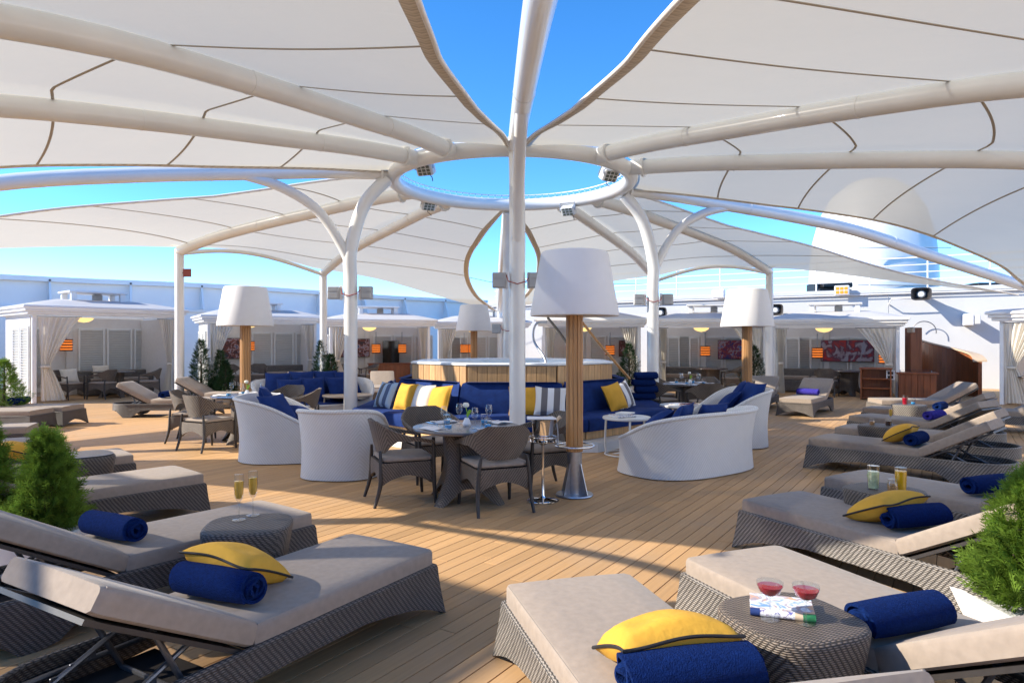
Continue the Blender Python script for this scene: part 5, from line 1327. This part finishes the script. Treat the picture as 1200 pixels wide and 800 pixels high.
for k in range(16): MB().tube([(.14 * math.cos(2 * PI * k / 16), .14 * math.sin(2 * PI * k / 16), .605), (.14 * math.cos(2 * PI * k / 16), .14 * math.sin(2 * PI * k / 16), .645)], .005, 6).build('gallery_rod', 'chrome', cst)
MB().tube([(.14 * math.cos(2 * PI * k / 30), .14 * math.sin(2 * PI * k / 30), .645) for k in range(30)], .006, 6, closed=True).build('gallery_ring', 'chrome', cst, smooth=60)
bt = tag(empty('bottle', (.33, 6.85, .70)), 'bottle leaning in the chrome champagne bucket', 'bottle')
bt.rotation_euler = (0, R(50), R(20)); MB().lathe([(0, -.1), (.038, -.1), (.04, .05), (.02, .12), (.016, .2), (.02, .205), (.02, .22), (0, .222)], 20).build('glass_body', 'trim', bt, smooth=50)
vs = []; NX, NZ = 14, 14
for j in range(NZ + 1):
    for i in range(NX + 1):
        u = i / NX - .5; t = j / NZ; L = t * .52 - .16
        if L < .13: x, z = L, .835 + .012 * math.cos(u * 9)
        else: x, z = .13 + .02 * math.sin((L - .13) * 9), .835 - (L - .13)
        vs.append((.31 + x, 6.85 + u * .20 - .01 + .012 * math.sin(j * .8 + i), z + .006 * math.sin(i * 1.7)))
o = MB().add(vs, [(j * (NX + 1) + i, j * (NX + 1) + i + 1, (j + 1) * (NX + 1) + i + 1, (j + 1) * (NX + 1) + i) for j in range(NZ) for i in range(NX)]).build('service_cloth', 'napkin', None, smooth=180); tag(o, 'white cloth draped over the champagne bucket', 'cloth')

# ------------------------------------------------------------------ glasses and table settings
GLP = {}
def make_glass(kind):
    root = empty({'wine': 'wine_glass', 'tumbler': 'tumbler', 'flute': 'champagne_flute', 'coupe': 'coupe_glass', 'high': 'highball_glass', 'jar': 'nut_jar', 'redhigh': 'tall_glass', 'cola': 'tumbler'}[kind])
    if kind == 'wine':
        MB().lathe([(.034, .001), (.034, .004), (.006, .008), (.004, .03), (.004, .09), (.022, .105), (.036, .135), (.036, .17), (.03, .205)], 20).build('bowl', 'glass', root, smooth=60)
    if kind == 'tumbler':
        MB().lathe([(.034, .001), (.036, .02), (.038, .095)], 20).build('body', 'glass', root, smooth=60); MB().lathe([(0, .003), (.032, .003), (.034, .035), (0, .036)], 20).build('blue_base', 'blueglow', root, smooth=40)
    if kind == 'flute':
        MB().lathe([(.033, .001), (.033, .004), (.005, .008), (.0035, .03), (.0035, .09), (.012, .10), (.021, .12), (.024, .17), (.0225, .235)], 20).build('bowl', 'glass', root, smooth=60); MB().lathe([(0, .108), (.013, .112), (.0195, .13), (.0222, .17), (.0218, .20), (0, .201)], 18).build('champagne', 'amber', root, smooth=40)
    if kind == 'coupe':
        MB().lathe([(.036, .001), (.036, .004), (.005, .008), (.004, .03), (.004, .085), (.012, .093), (.038, .108), (.05, .135), (.051, .15)], 24).build('bowl', 'glass', root, smooth=60); MB().lathe([(0, .092), (.02, .0975), (.037, .1095), (.0475, .134), (0, .135)], 24).build('red_drink', 'red', root, smooth=40)
    if kind in ('high', 'lemon'):
        MB().lathe([(.034, .001), (.037, .03), (.039, .16)], 22).build('body', 'glass', root, smooth=60)
    if kind == 'jar':
        MB().lathe([(.03, .001), (.034, .02), (.034, .06), (.028, .075), (.031, .09)], 20).build('body', 'glass', root, smooth=60); MB().lathe([(0, .004), (.03, .006), (.031, .055), (0, .06)], 14).build('nuts', 'nuts', root, smooth=30)
    if kind == 'redhigh':
        MB().lathe([(.034, .001), (.038, .13)], 18).build('body', 'glass', root, smooth=60); MB().lathe([(0, .004), (.032, .004), (.036, .10), (0, .101)], 18).build('drink', 'red', root, smooth=40)
    if kind == 'cola':
        MB().lathe([(.036, .001), (.04, .085)], 18).build('body', 'glass', root, smooth=60); MB().lathe([(0, .004), (.034, .004), (.038, .06), (0, .061)], 18).build('drink', 'cola', root, smooth=40)
    return root
def glassware(kind, p, label, cat, group=None, s=1):
    if kind not in GLP: o = make_glass(kind); GLP[kind] = o
    else: o = copy_tree(GLP[kind])
    o.location = p; o.rotation_euler = (0, 0, rnd.random() * 6); o.scale = (s, s, s); return tag(o, label, cat, group)
TT = .743
def setting(key, n, a0, gl, near):
    x, y = DT[key]
    for k in range(n):
        a = R(a0 + 360 / n * k); c, s_ = math.cos(a), math.sin(a)
        glassware('tumbler', (x + .27 * c - .06 * s_, y + .27 * s_ + .06 * c, TT), 'blue based tumbler on ' + near, 'tumbler', 'tumblers on ' + near)
        glassware('wine', (x + .23 * c + .07 * s_, y + .23 * s_ - .07 * c, TT), 'stemmed wine glass on ' + near, 'wine glass', 'wine glasses on ' + near)
        vs = []; N = 8
        for j in range(N + 1):
            for i in range(N + 1):
                u, v = i / N - .5, j / N - .5; vs.append((.26 * u + .02 * v, .19 * v, .004 + .012 * abs(math.sin(3 * u + 2 * v + k)) + .006 * math.sin(7 * v + k)))
        nf = [(j * (N + 1) + i, j * (N + 1) + i + 1, (j + 1) * (N + 1) + i + 1, (j + 1) * (N + 1) + i) for j in range(N) for i in range(N)]
        top = MB().add(vs, nf); top.add([(a_, b_, 0.002) for a_, b_, _ in vs], [f[::-1] for f in nf])
        o = top.build('napkin', 'napkin', None, smooth=60, loc=(x + .41 * c, y + .41 * s_, TT), rz=a + PI / 2); tag(o, 'white folded napkin on ' + near, 'napkin', 'napkins on ' + near)
        o = MB().box((0, 0, .003), (.012, .2, .004), .0015).box((.022, 0, .003), (.012, .2, .004), .0015).build('cutlery', 'chrome', None, smooth=None, loc=(x + .40 * c - .17 * s_, y + .40 * s_ + .17 * c, TT), rz=a - PI / 2); tag(o, 'knife and fork beside a napkin on ' + near, 'cutlery', 'cutlery on ' + near)
    v = tag(empty('flower_vase', (x, y, TT)), 'small white vase with one pale flower on ' + near, 'vase', None)
    MB().lathe([(0, 0), (.035, 0), (.045, .02), (.03, .06), (.022, .075), (.024, .08)], 6).build('vase', 'napkin', v, smooth=None); MB().tube([(0, 0, .06), (.008, 0, .12), (-.01, 0, .19)], .005, 6).build('stem', 'stalk', v)
    b = MB(); b.box((.02, 0, .13), (.03, .008, .07), .003, M4=Matrix.Rotation(.5, 4, 'Y')); b.build('leaf', 'stalk', v)
    for k in range(7):
        a = 2 * PI * k / 7; MB().lathe([(0, -.02), (.016, -.008), (.018, .01), (.008, .028), (0, .03)], 8, (-.01 + .016 * math.cos(a), .016 * math.sin(a), .205)).build('petal', 'flower', v, smooth=60)
setting('D1', 4, 40, 'wine', 'the nearest dining table'); setting('D2', 4, 20, 'wine', 'the left set table'); setting('D3', 4, 50, 'wine', 'the right set table')
FLG = 'two champagne flutes on the dark side table'
glassware('flute', (-1.68, 4.20, .502), 'champagne flute on the dark side table, nearer one', 'champagne flute', FLG, 1.2); glassware('flute', (-1.635, 4.31, .502), 'champagne flute on the dark side table, farther one', 'champagne flute', FLG, 1.2)
glassware('coupe', (1.02, 2.70, .502), 'left coupe of red cocktail on the book table', 'coupe glass', 'two red cocktails', 1.0); glassware('coupe', (1.145, 2.66, .502), 'right coupe of red cocktail on the book table', 'coupe glass', 'two red cocktails', 1.0)
o = glassware('high', (2.70, 5.10, .502), 'tall glass of lemon water on the woven side table', 'glass', None, 1.08); MB().lathe([(0, .004), (.032, .005), (.0365, .12), (0, .121)], 20).build('lemon_water', 'lemon', o, smooth=40)
b = MB(); b.lathe([(0, -.002), (.022, -.002), (.022, .002), (0, .002)], 14); b.T = Matrix(); lw = b.build('lemon_slice', 'stalk', o, smooth=None); lw.location = (.004, -.036, .09); lw.rotation_euler = (R(80), 0, .3)
o = glassware('high', (2.87, 5.04, .502), 'tall glass of orange juice on the woven side table', 'glass', None, 1.06); [bpy.data.objects.remove(c) for c in list(o.children) if c.name.startswith('lemon')]
MB().lathe([(0, .004), (.033, .005), (.0375, .135), (0, .136)], 20).build('orange_juice', 'juice', o, smooth=40)
glassware('jar', (2.775, 4.98, .502), 'small jar of nuts between the two tall drinks', 'jar', None, 1.05)
glassware('cola', (4.92, 8.92, .502), 'tumbler of dark drink behind the right yellow cushion', 'tumbler'); glassware('jar', (4.72, 8.95, .502), 'jar of nuts behind the right yellow cushion', 'jar'); glassware('flute', (5.02, 9.05, .502), 'champagne flute behind the right yellow cushion', 'champagne flute')
glassware('redhigh', (6.85, 11.9, .502), 'tall red drink on the far right side table', 'glass', None, 1.2); glassware('tumbler', (7.05, 12.0, .502), 'clear tumbler on the far right side table', 'tumbler')

# ------------------------------------------------------------------ conifers in planters
def conifer(loc, h, r, label, dens, m='leaf', group=None, pot=True, seed=0, zb=.0, potw=.5, spike=1.0):
    rr = random.Random(seed); root = tag(empty('conifer_shrub', loc), label, 'shrub', group)
    base = zb
    MB().tube([(0, 0, base), (.01, 0, base + h * .5), (0, .01, base + h * .95)], [.03, .02, .006], 8).build('trunk', 'stem', root)
    b = MB(); V = []; F = []
    lobes = [(rr.uniform(0, 2 * PI), rr.uniform(.05, .95), rr.uniform(.55, 1.35)) for _ in range(26)]
    for i in range(dens):
        t = rr.random() ** 1.2; z = t * h; a = rr.uniform(0, 2 * PI)
        env = r * (1 - t) ** .8 * min(1, .6 + t * 3.2)
        lob = 1
        for la, lt, lk in lobes:
            da = (a - la + PI) % (2 * PI) - PI; lob += (lk - 1) * math.exp(-(da / .4) ** 2 - ((t - lt) / .11) ** 2)
        rad = env * lob * (rr.uniform(.1, 1.0) ** .5) + .01
        p = Vector((rad * math.cos(a), rad * math.sin(a), base + z))
        out = Vector((math.cos(a), math.sin(a), 0)); d = (out * rr.uniform(.4, 1.1) + Vector((0, 0, rr.uniform(.15, 1.1))) + Vector((rr.uniform(-.5, .5), rr.uniform(-.5, .5), 0))).normalized()
        side = d.cross(Vector((rr.uniform(-1, 1), rr.uniform(-1, 1), rr.uniform(-1, 1)))).normalized(); nrm = d.cross(side)
        L = (.10 + .055 * h) * rr.uniform(.5, 1.35) * (1 - .25 * t) * spike; w = L * .032
        def blade(o, dd, l, ww):
            k = len(V); sd = dd.cross(nrm).normalized(); V.extend([o - sd * ww * .5, o + dd * l * .45 - sd * ww, o + dd * l, o + dd * l * .45 + sd * ww]); F.append((k, k + 1, k + 2, k + 3))
        bend = nrm * rr.uniform(-.25, .25)
        blade(p, (d + bend * .3).normalized(), L, w)
        for q in range(4):
            for s in (-1, 1):
                o = p + d * (L * (.10 + .2 * q)); dd = (d * rr.uniform(.6, .9) + side * s * rr.uniform(.45, .8) + bend).normalized(); l2 = L * (.50 - .085 * q) * rr.uniform(.7, 1.15)
                blade(o, dd, l2, w * .85)
                if q < 2 and h < 1.05: blade(o + dd * l2 * .35, (dd + d * .9).normalized(), l2 * .5, w * .7)
    bb = MB()
    for k in range(22):
        a = rr.uniform(0, 2 * PI); t = rr.uniform(.05, .75); q = r * (1 - t) ** .8 * rr.uniform(.7, 1.0); bb.tube([(0, 0, base + h * t), (q * .6 * math.cos(a), q * .6 * math.sin(a), base + h * t + .05), (q * math.cos(a), q * math.sin(a), base + h * t + .13)], [.008, .006, .003], 5)
    tag(bb.build('branches', 'stem', root), kind='stuff')
    me = bpy.data.meshes.new('crown'); me.from_pydata([tuple(v) for v in V], [], F); me.materials.append(M[m]); o = bpy.data.objects.new('crown', me); COL.objects.link(o); o.parent = root
    if pot:
        q = potw / 2; pr2 = []
        for hs, z in ((q * .86, .003), (q, base - .02), (q * 1.02, base), (q * .9, base + .002), (q * .88, base - .05)): pr2.append([Vector((x, y, z)) for x, y in rrect(0, 0, hs * 2, hs * 2, .04, 3)])
        MB().loft(pr2).build('planter', 'white', root, smooth=40); MB().loft([[Vector((x, y, base - .012)) for x, y in rrect(0, 0, q * 1.77, q * 1.77, .03, 3)], [Vector((x * .1, y * .1, base - .004)) for x, y in rrect(0, 0, q * 1.77, q * 1.77, .03, 3)]]).build('gravel', 'soil', root, smooth=None)
    return root
CG = 'dark conifers by the cabanas'
conifer((-3.42, 5.02, 0), .68, .215, 'bright green conifer shrub in front on the left, above the second lounger', 2600, seed=1, zb=.22)
conifer((-4.08, 5.2, 0), .80, .27, 'bright green conifer cut by the left edge, behind the second lounger', 2600, seed=2, zb=.22)
conifer((2.80, 3.66, 0), .66, .30, 'bright green conifer shrub at the right edge, above a white planter', 3600, seed=3, zb=.20, potw=.58)
conifer((-9.75, 13.1, 0), .9, .48, 'rounded green conifer at the far left edge, before the louvres', 2200, seed=4, zb=.32, spike=.8)
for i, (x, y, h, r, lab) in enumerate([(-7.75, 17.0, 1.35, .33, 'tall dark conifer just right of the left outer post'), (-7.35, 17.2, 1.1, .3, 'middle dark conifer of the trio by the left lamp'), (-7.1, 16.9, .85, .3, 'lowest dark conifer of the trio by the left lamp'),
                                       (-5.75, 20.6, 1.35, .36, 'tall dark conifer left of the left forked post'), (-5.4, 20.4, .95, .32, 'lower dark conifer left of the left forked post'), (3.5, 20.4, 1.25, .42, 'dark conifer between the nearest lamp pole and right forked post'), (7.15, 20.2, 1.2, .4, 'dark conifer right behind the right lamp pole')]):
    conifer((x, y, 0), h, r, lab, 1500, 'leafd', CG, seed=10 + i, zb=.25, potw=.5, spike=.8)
# signal wire across the sky behind
o = MB().tube([(-6.6, 32, 5.6), (-1, 31, 4.3), (6, 31, 4.2)], .012, 5).build('signal_wire', 'wire', None); tag(o, 'thin dark wire crossing the sky behind the rear sail', 'wire')
